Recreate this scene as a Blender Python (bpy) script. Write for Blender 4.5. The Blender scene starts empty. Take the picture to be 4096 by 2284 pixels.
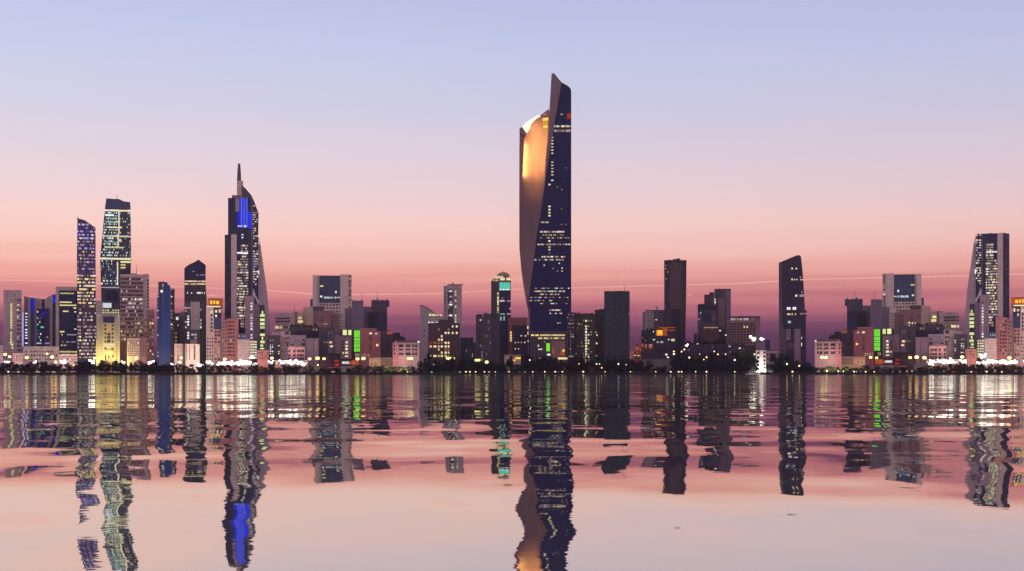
import bpy, bmesh, math, random
from mathutils import Vector, Matrix
R = random.Random(11)
SC = bpy.context.scene
COL = SC.collection
# ------------------------------------------------------------------ survey constants
F = 5848.0          # focal length in photograph pixels
HY = 1485.0         # row of the horizon
CAMH = 4.0          # camera height over the water
CX = 2048.0
GZ = 2.0            # ground level above the water
VIEWS = {'A': (0, 780, 1.9405), 'B': (300, 780, 1.9405), 'C': (680, 1000, 2.762), 'D': (860, 640, 1.669),
         'E': (1060, 1080, 3.263), 'F': (1540, 1060, 3.122), 'G': (2000, 270, 1.967), 'H': (2000, 860, 2.1758),
         'I': (2240, 1100, 3.42), 'J': (2520, 1000, 2.761), 'K': (2960, 1000, 2.7625), 'L': (3250, 1060, 3.122),
         'M': (3640, 900, 2.316), 'P': (0, 0, 1.0)}
MIRX = 4936.5

# ------------------------------------------------------------------ materials
MATS = {}
def newmat(name):
    m = bpy.data.materials.new(name); m.use_nodes = True
    nt = m.node_tree; nt.nodes.clear()
    return m, nt, nt.nodes.new('ShaderNodeOutputMaterial')
def N(nt, t, **kw):
    n = nt.nodes.new(t)
    for k, v in kw.items():
        if k in n.inputs.keys() if not k.startswith('_') else False: n.inputs[k].default_value = v
        else: setattr(n, k.lstrip('_'), v)
    return n
def math_node(nt, op, a=None, b=None):
    n = nt.nodes.new('ShaderNodeMath'); n.operation = op
    for i, v in enumerate((a, b)):
        if v is None: continue
        if isinstance(v, (int, float)): n.inputs[i].default_value = v
        else: nt.links.new(v, n.inputs[i])
    return n.outputs[0]
def facade(name, col, rough=0.75, floor=3.6, fl=0.36, cell=0.42, bay=3.2, spec=0.3, streak=0.4, metal=0.0):
    """wall material: storey lines, bays of slightly different tone and rain streaks"""
    m, nt, out = newmat(name)
    tc = nt.nodes.new('ShaderNodeTexCoord'); sx = nt.nodes.new('ShaderNodeSeparateXYZ')
    nt.links.new(tc.outputs['Object'], sx.inputs[0])
    fz = math_node(nt, 'DIVIDE', sx.outputs[2], floor)
    fx = math_node(nt, 'DIVIDE', math_node(nt, 'ADD', sx.outputs[0], sx.outputs[1]), bay)
    frz = math_node(nt, 'FRACT', fz)
    line = math_node(nt, 'LESS_THAN', frz, 0.22)
    cv = nt.nodes.new('ShaderNodeCombineXYZ')
    nt.links.new(math_node(nt, 'FLOOR', fx), cv.inputs[0]); nt.links.new(math_node(nt, 'FLOOR', fz), cv.inputs[2])
    wn = nt.nodes.new('ShaderNodeTexWhiteNoise'); nt.links.new(cv.outputs[0], wn.inputs['Vector'])
    frx = math_node(nt, 'FRACT', fx)
    inwin = math_node(nt, 'MULTIPLY', math_node(nt, 'GREATER_THAN', frx, 0.35), math_node(nt, 'GREATER_THAN', frz, 0.35))
    mp = nt.nodes.new('ShaderNodeMapping'); mp.inputs['Scale'].default_value = (0.22, 0.22, 0.02)
    nt.links.new(tc.outputs['Object'], mp.inputs[0])
    no = nt.nodes.new('ShaderNodeTexNoise'); no.inputs['Scale'].default_value = 1.0; no.inputs['Detail'].default_value = 4.0
    nt.links.new(mp.outputs[0], no.inputs['Vector'])
    a = math_node(nt, 'SUBTRACT', 1.0 + streak * 0.5, math_node(nt, 'MULTIPLY', line, fl))
    a = math_node(nt, 'SUBTRACT', a, math_node(nt, 'MULTIPLY', math_node(nt, 'MULTIPLY', wn.outputs['Value'], inwin), cell))
    a = math_node(nt, 'SUBTRACT', a, math_node(nt, 'MULTIPLY', no.outputs[0], streak))
    mx = nt.nodes.new('ShaderNodeMix'); mx.data_type = 'RGBA'; mx.blend_type = 'MULTIPLY'
    mx.inputs[0].default_value = 1.0; mx.inputs[6].default_value = (*col, 1)
    nt.links.new(a, mx.inputs[7])
    p = nt.nodes.new('ShaderNodeBsdfPrincipled')
    p.inputs['Roughness'].default_value = rough; p.inputs['Specular IOR Level'].default_value = spec
    p.inputs['Metallic'].default_value = metal
    nt.links.new(mx.outputs[2], p.inputs['Base Color']); nt.links.new(p.outputs[0], out.inputs[0])
    MATS[name] = m; return m
def lit(name, col, s=1.2, sample=False, vary=0.55, noise=0.5):
    """something that gives off light: a lit room behind glass, an LED panel, a lamp, floodlit crown glow"""
    m, nt, out = newmat(name)
    e = nt.nodes.new('ShaderNodeEmission'); e.inputs[0].default_value = (*col, 1)
    oi = nt.nodes.new('ShaderNodeObjectInfo')
    geo = nt.nodes.new('ShaderNodeNewGeometry')
    no = nt.nodes.new('ShaderNodeTexNoise'); no.inputs['Scale'].default_value = 0.35; no.inputs['Detail'].default_value = 2
    nt.links.new(geo.outputs['Position'], no.inputs['Vector'])
    v = math_node(nt, 'ADD', 1 - vary * 0.5, math_node(nt, 'MULTIPLY', oi.outputs['Random'], vary))
    w = math_node(nt, 'ADD', 1 - noise * 0.5, math_node(nt, 'MULTIPLY', no.outputs[0], noise))
    nt.links.new(math_node(nt, 'MULTIPLY', math_node(nt, 'MULTIPLY', v, w), s), e.inputs[1])
    nt.links.new(e.outputs[0], out.inputs[0])
    m.cycles.emission_sampling = 'AUTO' if sample else 'NONE'
    MATS[name] = m; return m

facade('concrete_mauve', (0.43, 0.345, 0.345))
facade('concrete_grey', (0.33, 0.29, 0.29))
facade('concrete_beige', (0.6, 0.49, 0.41), fl=0.26, cell=0.3)
facade('concrete_tan', (0.46, 0.34, 0.255), fl=0.26, cell=0.3)
facade('stone_brown', (0.17, 0.112, 0.11), fl=0.1, cell=0.08, floor=8.2, bay=5.0)
facade('stone_fin', (0.20, 0.145, 0.15), fl=0.2, cell=0.12, floor=8.2, bay=5.0)
facade('plaster_pale', (0.55, 0.42, 0.38), fl=0.26, cell=0.3)
facade('plaster_pink', (0.56, 0.30, 0.28), fl=0.26, cell=0.3)
facade('plaster_mauve', (0.36, 0.25, 0.27), fl=0.26, cell=0.3)
facade('purple_wall', (0.16, 0.125, 0.165), fl=0.15, cell=0.2)
facade('brick_red', (0.33, 0.125, 0.12), fl=0.26, cell=0.3)
facade('brick_brown', (0.24, 0.13, 0.125), fl=0.26, cell=0.3)
facade('brick_dark', (0.06, 0.028, 0.034), fl=0.2, cell=0.3)
facade('dark_grey', (0.048, 0.045, 0.055), fl=0.2, cell=0.3)
facade('dark_mauve', (0.075, 0.06, 0.075), fl=0.2, cell=0.3)
facade('dark_purple', (0.026, 0.02, 0.04), fl=0.2, cell=0.3)
facade('dark_teal', (0.02, 0.043, 0.054), fl=0.22, cell=0.35)
facade('dark_olive', (0.05, 0.05, 0.042), fl=0.2, cell=0.25)
facade('black_wall', (0.015, 0.014, 0.02), fl=0.2, cell=0.3)
facade('olive_wall', (0.115, 0.098, 0.085), fl=0.03, cell=0.0)
facade('khaki_wall', (0.26, 0.22, 0.15), fl=0.05, cell=0.0)
facade('white_wall', (0.80, 0.72, 0.62), fl=0.03, cell=0.0, streak=0.1)
facade('sail_glass', (0.015, 0.018, 0.05), rough=0.32, spec=0.2, fl=0.35, cell=0.55, bay=1.8, floor=3.9)
facade('navy_glass', (0.013, 0.02, 0.075), rough=0.32, spec=0.2, fl=0.35, cell=0.55, bay=1.8, floor=3.9)
facade('tower_glass', (0.006, 0.013, 0.085), rough=0.25, spec=0.15, fl=0.55, cell=0.6, bay=1.6, floor=4.1)
facade('slate_glass', (0.035, 0.065, 0.135), rough=0.3, spec=0.3, fl=0.3, cell=0.4, bay=1.8)
facade('blue_cladding', (0.008, 0.034, 0.15), rough=0.45, spec=0.3, fl=0.1, cell=0.15)
facade('blue_glass', (0.018, 0.02, 0.16), rough=0.3, spec=0.3, fl=0.25, cell=0.5)
facade('teal_glass', (0.035, 0.075, 0.125), rough=0.3, spec=0.3, fl=0.4, cell=0.7)
facade('violet_glass', (0.055, 0.035, 0.09), rough=0.4, spec=0.3, fl=0.5, cell=0.6)
facade('window_glass', (0.018, 0.02, 0.034), rough=0.2, spec=0.4, fl=0, cell=0.3, streak=0.4)
facade('window_grey', (0.075, 0.07, 0.085), rough=0.25, spec=0.4, fl=0, cell=0.3, streak=0.4)
facade('window_plum', (0.05, 0.028, 0.045), rough=0.25, spec=0.4, fl=0, cell=0.3, streak=0.4)
facade('steel_dark', (0.04, 0.04, 0.055), rough=0.5, spec=0.4, fl=0, cell=0)
facade('steel_pale', (0.42, 0.38, 0.38), rough=0.5, spec=0.4, fl=0, cell=0)
facade('gold_ornament', (0.35, 0.24, 0.10), rough=0.5, fl=0.4, cell=0.7, bay=2.2, floor=2.4)
lit('lit_warm', (1.0, 0.68, 0.30), 0.95)
lit('lit_cream', (1.0, 0.86, 0.58), 0.85)
lit('lit_white', (0.92, 0.95, 1.0), 0.9)
lit('lit_yellow', (0.95, 0.82, 0.34), 0.8)
lit('lit_lime', (0.84, 0.88, 0.38), 0.8)
lit('lit_dim', (0.62, 0.42, 0.26), 0.42)
lit('lit_mauve', (0.62, 0.48, 0.60), 0.62)
lit('lit_lilac', (0.50, 0.42, 0.95), 0.8)
lit('lit_violet', (0.16, 0.10, 0.62), 0.5)
lit('lit_teal', (0.36, 0.74, 0.70), 0.62)
lit('lit_cyan', (0.10, 0.72, 0.52), 0.85)
lit('lit_green', (0.22, 0.95, 0.05), 0.85, vary=0.2)
lit('lit_orange', (1.0, 0.27, 0.02), 0.95, vary=0.2)
lit('lit_ember', (0.75, 0.14, 0.03), 0.5)
lit('lit_red', (0.85, 0.05, 0.04), 0.5)
lit('lit_amber', (1.0, 0.52, 0.06), 1.2, vary=0.2)
lit('led_blue', (0.02, 0.035, 0.75), 0.9, vary=0.2, noise=0.9)
lit('led_pale_blue', (0.10, 0.14, 0.95), 0.9, vary=0.3, noise=0.9)
lit('led_deep_blue', (0.012, 0.016, 0.42), 0.9, vary=0.2, noise=0.9)
lit('crown_glow_white', (1.0, 0.86, 0.56), 1.5, vary=0, noise=0.4)  # crown materials: brightness of floodlit stone put into emission
lit('crown_glow_yellow', (1.0, 0.66, 0.10), 1.15, vary=0, noise=0.7)
lit('crown_glow_gold', (1.0, 0.42, 0.07), 0.8, vary=0, noise=0.9)
lit('lamp_white', (1.0, 0.93, 0.80), 4.5, sample=True, vary=0.5, noise=0)
lit('lamp_warm', (1.0, 0.58, 0.18), 4.5, sample=True, vary=0.5, noise=0)
lit('lamp_yellow', (1.0, 0.84, 0.32), 2.2, sample=True, vary=0.8, noise=0)
lit('lamp_small', (1.0, 0.9, 0.66), 2.2, sample=True, vary=0.9, noise=0)
WARM = [('lit_warm', 3), ('lit_cream', 2), ('lit_dim', 3), ('window_grey', 3)]
DARKW = [('window_glass', 6), ('window_grey', 3)]

# ------------------------------------------------------------------ objects
def link(o):
    COL.objects.link(o); return o
def tag(o, label=None, cat=None, group=None, kind=None):
    if label: o['label'] = label
    if cat: o['category'] = cat
    if group: o['group'] = group
    if kind: o['kind'] = kind
    return o
def empty(name, loc, rz=0.0):
    o = link(bpy.data.objects.new(name, None)); o.location = loc; o.rotation_euler = (0, 0, rz); o.empty_display_size = 2
    return o
def mesh_obj(name, bm, mats, parent=None):
    bmesh.ops.recalc_face_normals(bm, faces=bm.faces)
    me = bpy.data.meshes.new(name); bm.to_mesh(me); bm.free()
    for m in (mats if isinstance(mats, (list, tuple)) else [mats]): me.materials.append(MATS[m] if isinstance(m, str) else m)
    o = link(bpy.data.objects.new(name, me))
    if parent: o.parent = parent
    return o
def bm_box(bm, x0, x1, y0, y1, z0, z1, mi=0):
    vs = [bm.verts.new(p) for p in ((x0, y0, z0), (x1, y0, z0), (x1, y1, z0), (x0, y1, z0), (x0, y0, z1), (x1, y0, z1), (x1, y1, z1), (x0, y1, z1))]
    for q in ((0, 1, 5, 4), (1, 2, 6, 5), (2, 3, 7, 6), (3, 0, 4, 7), (4, 5, 6, 7), (3, 2, 1, 0)):
        f = bm.faces.new([vs[i] for i in q]); f.material_index = mi
def bm_tube(bm, pts, rads, n=8):
    rings = []
    for i, p in enumerate(pts):
        p = Vector(p); a = Vector(pts[max(i - 1, 0)]); b = Vector(pts[min(i + 1, len(pts) - 1)])
        d = (b - a).normalized(); s = d.orthogonal().normalized(); t = d.cross(s)
        rings.append([bm.verts.new(p + (s * math.cos(k * 2 * math.pi / n) + t * math.sin(k * 2 * math.pi / n)) * rads[i]) for k in range(n)])
    for i in range(len(rings) - 1):
        for k in range(n):
            bm.faces.new((rings[i][k], rings[i][(k + 1) % n], rings[i + 1][(k + 1) % n], rings[i + 1][k]))
    bm.faces.new(rings[0][::-1]); bm.faces.new(rings[-1])
facade('bark', (0.045, 0.035, 0.03), fl=0, cell=0)
def leaf_mat(name, c):
    m, nt, out = newmat(name)
    oi = nt.nodes.new('ShaderNodeNewGeometry'); no = nt.nodes.new('ShaderNodeTexNoise'); no.inputs['Scale'].default_value = 0.45; no.inputs['Detail'].default_value = 3
    nt.links.new(oi.outputs['Position'], no.inputs['Vector'])
    cr = nt.nodes.new('ShaderNodeValToRGB'); cr.color_ramp.elements[0].position = .3; cr.color_ramp.elements[1].position = .7
    cr.color_ramp.elements[0].color = (c[0] * .35, c[1] * .35, c[2] * .4, 1); cr.color_ramp.elements[1].color = (c[0] * 1.4, c[1] * 1.4, c[2] * 1.3, 1)
    nt.links.new(no.outputs[0], cr.inputs[0])
    p = nt.nodes.new('ShaderNodeBsdfPrincipled'); p.inputs['Roughness'].default_value = .8; p.inputs['Specular IOR Level'].default_value = .15
    nt.links.new(cr.outputs[0], p.inputs[0]); nt.links.new(p.outputs[0], out.inputs[0]); MATS[name] = m
leaf_mat('leaf_dark', (0.012, 0.016, 0.018)); leaf_mat('leaf_green', (0.045, 0.06, 0.03))
def crown_bm(rnd, lobes, n, leaf):
    bm = bmesh.new()
    for _ in range(n):
        c, r = rnd.choice(lobes)
        d = Vector((rnd.gauss(0, 1), rnd.gauss(0, 1), rnd.gauss(0, 1))).normalized() * (rnd.random() ** 0.4)
        p = Vector(c) + Vector((d.x * r[0], d.y * r[1], d.z * r[2]))
        a = Vector((rnd.gauss(0, 1), rnd.gauss(0, 1), rnd.gauss(0, 1))).normalized(); e = a.orthogonal().normalized(); f = a.cross(e); s = leaf * rnd.uniform(.6, 1.3)
        bm.faces.new([bm.verts.new(p + e * s), bm.verts.new(p + f * s * .6), bm.verts.new(p - e * s), bm.verts.new(p - f * s * .6)])
    return bm
TREES = []
def tree_mesh(kind, seed, mat):
    rnd = random.Random(seed); lobes = []
    if kind == 'round':
        for k in range(7): lobes.append(((rnd.uniform(-.34, .34), rnd.uniform(-.3, .3), rnd.uniform(.42, .85)), (rnd.uniform(.14, .26),) * 2 + (rnd.uniform(.1, .18),)))
        for k in range(4): lobes.append(((rnd.uniform(-.35, .35), 0, rnd.uniform(.12, .4)), (.22, .22, .14)))
        n, leaf = 1000, .042
    else:
        for k in range(8): lobes.append(((rnd.uniform(-.5, .5), rnd.uniform(-.3, .3), rnd.uniform(.12, .78)), (rnd.uniform(.16, .3),) * 2 + (rnd.uniform(.12, .24),)))
        n, leaf = 1150, .05
    bm = crown_bm(rnd, lobes, n, leaf); me = bpy.data.meshes.new('crown'); bm.to_mesh(me); bm.free(); me.materials.append(MATS[mat])
    bm = bmesh.new(); bm_tube(bm, [(0, 0, 0), (.01, 0, .25), (0.02, 0.01, .55)], [.035, .026, .012], 6)
    for k in range(3):
        a = rnd.uniform(0, 6.28); bm_tube(bm, [(.01, 0, .25 + k * .07), (.14 * math.cos(a), .14 * math.sin(a), .42 + k * .07), (.24 * math.cos(a), .24 * math.sin(a), .58 + k * .07)], [.016, .011, .005], 5)
    tm = bpy.data.meshes.new('trunk'); bm.to_mesh(tm); bm.free(); tm.materials.append(MATS['bark'])
    return me, tm
DARK = [tree_mesh('round', 30 + k, 'leaf_dark') for k in range(5)] + [tree_mesh('bush', 60 + k, 'leaf_dark') for k in range(4)]
GREEN = [tree_mesh('round', 130 + k, 'leaf_green') for k in range(3)] + [tree_mesh('bush', 160 + k, 'leaf_green') for k in range(3)]
UNIT = {}
def unit_mesh(mat):
    if mat not in UNIT:
        bm = bmesh.new(); bm_box(bm, -0.5, 0.5, -1, 0, 0, 1); bmesh.ops.recalc_face_normals(bm, faces=bm.faces)
        me = bpy.data.meshes.new('window'); bm.to_mesh(me); bm.free(); me.materials.append(MATS[mat]); UNIT[mat] = me
    return UNIT[mat]
def pick(w):
    if isinstance(w, str): return w
    return R.choices([a for a, _ in w], [b for _, b in w])[0]
LITLAB = {'lit_warm': 'lit warm window', 'lit_cream': 'lit cream window', 'lit_white': 'lit white window', 'lit_yellow': 'lit yellow window',
          'lit_lime': 'lit lime yellow window', 'lit_orange': 'glowing orange window', 'lit_cyan': 'lit cyan window', 'lit_green': 'glowing green window'}

class B:
    """one building: an Empty at its base, faced towards the bay; outlines are read in one survey view"""
    def __init__(s, view, name, label, cat, Y, cx, m=False, group=None):
        s.v = VIEWS[view]; s.m = m; s.Y = Y
        px = s.P(cx, 0)[0]; t = (px - CX) / F; s.phi = math.atan(t)
        s.o = tag(empty(name, (t * Y, Y, GZ), -s.phi), label, cat, group)
        s.nw = 0
    def view(s, v): s.v = VIEWS[v]; return s
    def P(s, x, y):
        px, py = s.v[0] + x / s.v[2], s.v[1] + y / s.v[2]
        return (MIRX - px, py - 4.5) if s.m else (px, py)
    def u(s, x):
        t = (s.P(x, 0)[0] - CX) / F
        return s.Y * (t - math.tan(s.phi)) / (math.cos(s.phi) + t * math.sin(s.phi))
    def z(s, y): return 0.0 if y is None else max(0.0, CAMH + (HY - s.P(0, y)[1]) * s.Y / F - GZ)
    def prism(s, part, mat, pts, v0=0.0, v1=24.0, parent=None, label=None):
        bm = bmesh.new(); q = [(s.u(x), s.z(y)) for x, y in pts]
        a = [bm.verts.new((u, v0, z)) for u, z in q]; b = [bm.verts.new((u, v1, z)) for u, z in q]
        bm.faces.new(a); bm.faces.new(b[::-1])
        for i in range(len(a)):
            j = (i + 1) % len(a); bm.faces.new((a[i], b[i], b[j], a[j]))
        o = mesh_obj(part, bm, mat, parent or s.o)
        if label: o['label'] = label
        return o
    def box(s, part, mat, x0, y0, x1, y1=None, v0=0.0, v1=24.0, parent=None, label=None):
        u0, u1 = sorted((s.u(x0), s.u(x1))); z1, z0 = s.z(y0), s.z(y1)
        bm = bmesh.new(); bm_box(bm, u0, u1, v0, v1, z0, z1)
        o = mesh_obj(part, bm, mat, parent or s.o)
        if label: o['label'] = label
        return o
    def win(s, mat, x0, y0, x1, y1, v=0.0, name='window', t=0.3):
        mat = pick(mat); s.nw += 1
        if s.nw > 98: return
        o = link(bpy.data.objects.new(name, unit_mesh(mat))); o.parent = s.o
        u0, u1 = sorted((s.u(x0), s.u(x1))); z1, z0 = s.z(y0), s.z(y1)
        o.location = ((u0 + u1) / 2, v, z0); o.scale = (u1 - u0, t, max(z1 - z0, 0.4))
        if mat in LITLAB and name == 'window': o['label'] = LITLAB[mat]
        return o
    def wins(s, mat, rects, v=0.0, name='window'):
        for r in rects: s.win(mat, *r, v=v, name=name)
    def col(s, mat, x0, x1, ys, h, v=0.0):
        for y in ys: s.win(mat, x0, y - h / 2, x1, y + h / 2, v)
    def grid(s, mat, x0, y0, x1, y1, nx, ny, fx=0.6, fy=0.55, v=0.0, p=1.0):
        dx, dy = (x1 - x0) / nx, (y1 - y0) / ny
        for j in range(ny):
            for i in range(nx):
                if R.random() > p: continue
                cx, cy = x0 + (i + .5) * dx, y0 + (j + .5) * dy
                s.win(mat, cx - dx * fx / 2, cy - dy * fy / 2, cx + dx * fx / 2, cy + dy * fy / 2, v)
    def band(s, mats, x0, y0, x1, y1, n, v=0.0, gap=0.18, name='window_band', skip=0.0, t=0.35):
        """one storey's ribbon of panes: a single part whose panes are lit or dark"""
        names = [mats] if isinstance(mats, str) else [a for a, _ in mats]
        dark = len(names); names = names + ['window_glass']
        bm = bmesh.new(); u0, u1 = sorted((s.u(x0), s.u(x1))); z1, z0 = s.z(y0), s.z(y1); d = (u1 - u0) / n
        h = z1 - z0; made = 0
        for i in range(n):
            mi = dark if R.random() < skip else names.index(pick(mats)); top = z1 - R.random() * h * 0.2
            bm_box(bm, u0 + i * d + d * gap / 2, u0 + (i + 1) * d - d * gap / 2, v - t, v, z0, top, mi); made += 1
        if not made: bm_box(bm, u0, u1, v - t, v, z0, z1, 0)
        return mesh_obj(name, bm, names, s.o)
    def units(s, x0, x1, y, n=3, hmax=14, mat='steel_dark'):
        """plant boxes, tanks and masts on the roof"""
        for k in range(n):
            w = (x1 - x0) * R.uniform(0.06, 0.2); a = R.uniform(x0, x1 - w); h = R.uniform(0.35, 1) * hmax
            s.box('rooftop_unit', mat, a, y - h, a + w, y + 0.5, R.uniform(3, 7), R.uniform(9, 14))
        if n > 2 and R.random() < .5:
            hmax = min(hmax, 11); x = R.uniform(x0, x1); bm = bmesh.new(); u = s.u(x); z = s.z(y)
            bm_tube(bm, [(u, 6, z), (u, 6, z + hmax * 1.3)], [0.35, 0.2], 6); mesh_obj('mast', bm, 'steel_dark', s.o)
    def shrubs(s, x0, x1, y, n, h):
        for k in range(n):
            x = x0 + (x1 - x0) * (k + R.uniform(.2, .8)) / n; w = (x1 - x0) / n * R.uniform(1.1, 1.8)
            o = link(bpy.data.objects.new('roof_shrub', R.choice(DARK[5:])[0])); o.parent = s.o; wu = abs(s.u(x + w / 2) - s.u(x - w / 2)); hh = (s.z(y - h) - s.z(y)) * R.uniform(.5, 1.1)
            o.location = (s.u(x), 5, s.z(y) - hh * .12); o.scale = (wu, wu, hh); o.rotation_euler = (0, 0, R.uniform(0, 6))
    def parapet(s, mat, x0, x1, y, h=4, v1=24.0):
        s.box('parapet', mat, x0 - 0.5, y - h, x1 + 0.5, y, -0.4, v1 + 0.4)

# ------------------------------------------------------------------ buildings at the western end
b = B('A', 'slab_tower', 'pale mauve slab tower with a single stripe of yellow windows', 'building', 2085, 98)
b.box('wall', 'concrete_mauve', 27, 760, 170); b.box('crown', 'concrete_mauve', 27, 737, 170, 760, -0.3, 22)
for x in (27, 62, 118): b.box('fin', 'concrete_mauve', x, 760, x + 9, None, -1.2, -0.05)
b.col('lit_yellow', 80, 95, range(850, 1040, 20), 13); b.col('lit_yellow', 80, 92, range(1068, 1150, 18), 12)
b.wins('lit_lime', [(60, 1143, 98, 1152), (84, 1155, 102, 1168), (90, 1180, 102, 1192)])
b.grid([('window_plum', 5), ('window_grey', 4), ('lit_mauve', 1)], 130, 800, 166, 1220, 2, 13, 0.8, 0.6)
b.wins('lit_cream', [(132, 846, 162, 857), (132, 886, 146, 894)])
b = B('A', 'office_block', 'office block edged with blue light between grey slabs, slanted roof', 'building', 2120, 228)
b.prism('wall', 'purple_wall', [(187, 785), (236, 797), (270, 797), (270, None), (172, None), (172, 908), (187, 905)])
b.box('light_edge', 'lit_lilac', 172, 910, 184, 1180, -1, -0.1)
b.box('glass_wall', 'blue_glass', 187, 905, 215, 1180, -0.6, -0.05)
b.box('grey_panel', 'concrete_grey', 216, 805, 236, 1180, -1.2, -0.05)
b.box('blue_panel', 'led_deep_blue', 238, 800, 268, 900, -1.0, -0.05); b.box('blue_panel', 'blue_cladding', 238, 900, 268, 1180, -1.0, -0.05)
b.col('lit_white', 195, 213, (920, 945, 968, 990, 1012, 1045, 1068, 1090, 1112, 1150), 9, -0.6)
b = B('A', 'glass_block', 'blue glass block sunk between two sloping grey wings', 'building', 2150, 350)
b.prism('wing', 'concrete_mauve', [(271, 800), (325, 808), (325, 884), (284, 884), (284, None), (271, None)], -2, 22)
b.prism('wing', 'concrete_mauve', [(350, 806), (408, 771), (408, None), (386, None), (386, 880), (350, 880)], -2, 22)
b.box('blue_panel', 'led_deep_blue', 409, 771, 432, 840, -1.8, 22); b.box('blue_panel', 'dark_teal', 409, 840, 432, None, -1.8, 22)
b.box('glass_wall', 'blue_glass', 285, 884, 385); b.box('lift_shaft', 'navy_glass', 322, 808, 348, None, -1, 10)
b.box('blue_panel', 'led_deep_blue', 325, 905, 350, 940, -1.3, -1.02)
b.band([('lit_white', 3), ('lit_lilac', 2)], 285, 1145, 385, 1156, 14)
b.grid([('lit_white', 1), ('lit_cyan', 1), ('lit_violet', 1), ('blue_glass', 5), ('window_glass', 4)], 286, 895, 322, 1140, 3, 10, 0.7, 0.5)
b.grid([('lit_mauve', 1), ('lit_violet', 1), ('blue_glass', 5), ('window_glass', 4)], 350, 895, 384, 1140, 3, 10, 0.7, 0.4)
b.wins('lit_cyan', [(315, 1020, 340, 1033)], -1); b.wins('lit_yellow', [(304, 980, 312, 992)])
b = B('A', 'podium', 'low dull podium under the blue glass blocks', 'building', 2010, 320)
b.box('wall', 'concrete_mauve', 178, 1178, 458); b.box('parapet', 'concrete_grey', 177, 1174, 459, 1180, -0.5, 24.5)
b.grid([('window_plum', 4), ('lit_dim', 2), ('window_grey', 4)], 190, 1200, 450, 1290, 12, 3, 0.6, 0.5)
b = B('A', 'framed_office_block', 'navy glass office block inside a pale mauve frame', 'building', 2090, 516)
b.box('wall', 'navy_glass', 458, 742, 600); b.box('frame', 'concrete_mauve', 432, 713, 458, None, -2.5, 24); b.box('frame', 'concrete_mauve', 458, 713, 603, 742, -2.5, 24)
for (x0, x1, y, h, n, mt, sk) in ((465, 575, 763, 13, 11, 'lit_lime', 0), (463, 558, 832, 11, 10, 'lit_yellow', 0), (463, 592, 855, 11, 13, 'lit_yellow', .1), (570, 592, 876, 11, 2, 'lit_cream', 0), (487, 532, 902, 11, 5, 'lit_yellow', 0), (575, 592, 905, 11, 2, 'lit_cream', 0),
        (463, 500, 1061, 12, 4, 'lit_lime', 0), (470, 500, 1084, 9, 4, 'lit_white', .4), (510, 592, 1084, 9, 9, 'lit_mauve', .2), (575, 592, 1040, 9, 2, 'lit_white', 0), (463, 598, 1140, 8, 14, 'lit_mauve', .4), (463, 530, 1166, 8, 8, 'lit_lime', .5), (462, 599, 1216, 13, 13, 'lit_yellow', 0), (465, 599, 1238, 10, 13, 'lit_lime', .3), (465, 599, 1262, 8, 13, 'lit_dim', .4)):
    b.band(mt, x0, y - h / 2, x1, y + h / 2, n, skip=sk)
for y in (770, 800, 930, 960, 1000, 1110, 1190): b.band([('blue_glass', 4), ('window_glass', 3)], 460, y - 4, 598, y + 4, 14, skip=.2)
b = B('A', 'residential_tower', 'slender tower with a slanting top, every floor lit violet above and amber below', 'skyscraper', 2055, 672)
b.prism('wall', 'violet_glass', [(601, 178), (612, 185), (655, 195), (742, 252), (743, 800), (750, 900), (750, None), (600, None), (599, 800), (597, 480)])
b.prism('mast', 'steel_dark', [(600, 170), (606, 170), (608, 190), (600, 190)], 2, 5)
y = 222
while y < 1275:
    xl = 602 if y < 250 else 599; xr = min(742, 655 + (y - 195) * 1.5) if y < 250 else (743 if y < 830 else 750)
    if y < 420: w = [('lit_lilac', 4), ('lit_mauve', 3), ('lit_violet', 5), ('window_plum', 4), ('lit_white', 1)]
    elif y < 600: w = [('lit_mauve', 4), ('lit_violet', 3), ('lit_dim', 2), ('window_plum', 6), ('lit_cream', 1)]
    elif y < 880: w = [('lit_warm', 3), ('lit_cream', 3), ('lit_mauve', 2), ('lit_dim', 3), ('window_plum', 3)]
    else: w = [('lit_dim', 4), ('lit_cream', 1), ('lit_mauve', 3), ('window_plum', 5)]
    if 870 < y < 900 or 980 < y < 1000: w = [('window_plum', 5), ('lit_dim', 1)]
    b.band(w, xl + 1, y, xr - 1, y + 15, 13 if y < 640 else 10, gap=0.16); y += 26.4
for y in range(640, 1270, 106): b.box('ledge', 'dark_mauve', 598, y, 746, y + 5, -1.2, -0.4)
# --- twin with the flat crown
b = B('B', 'office_tower', 'tapered teal glass tower with a dark crown and bright yellow floor bands', 'skyscraper', 2110, 320)
b.prism('wall', 'teal_glass', [(231, 112), (431, 96), (436, 490), (431, 640), (425, None), (215, None), (203, 780), (195, 490), (208, 360)])
b.prism('crown', 'slate_glass', [(243, 28), (345, 32), (378, 47), (428, 52), (431, 96), (231, 112)], 0.3, 23.5)
b.units(250, 340, 31, 4, 6)
TE = [('lit_teal', 4), ('lit_white', 2), ('lit_cream', 2), ('window_glass', 8)]
for i, y in enumerate(range(132, 700, 22)):
    xl = 231 - (y - 112) * 0.094 if y < 360 else (205 if y < 470 else 199)
    w = TE[:3] + [('window_glass', 5)] if y < 480 or y > 640 else [('lit_teal', 3), ('lit_violet', 2), ('lit_cream', 1), ('window_glass', 9)]
    b.band(w, xl + 1, y, 336, y + 13, 17, gap=.1, skip=0.15); b.band([('window_glass', 7), ('slate_glass', 5), ('lit_teal', 2), ('lit_cream', 1)], 350, y, 431, y + 12, 11, gap=.1, skip=0.2)
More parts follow.
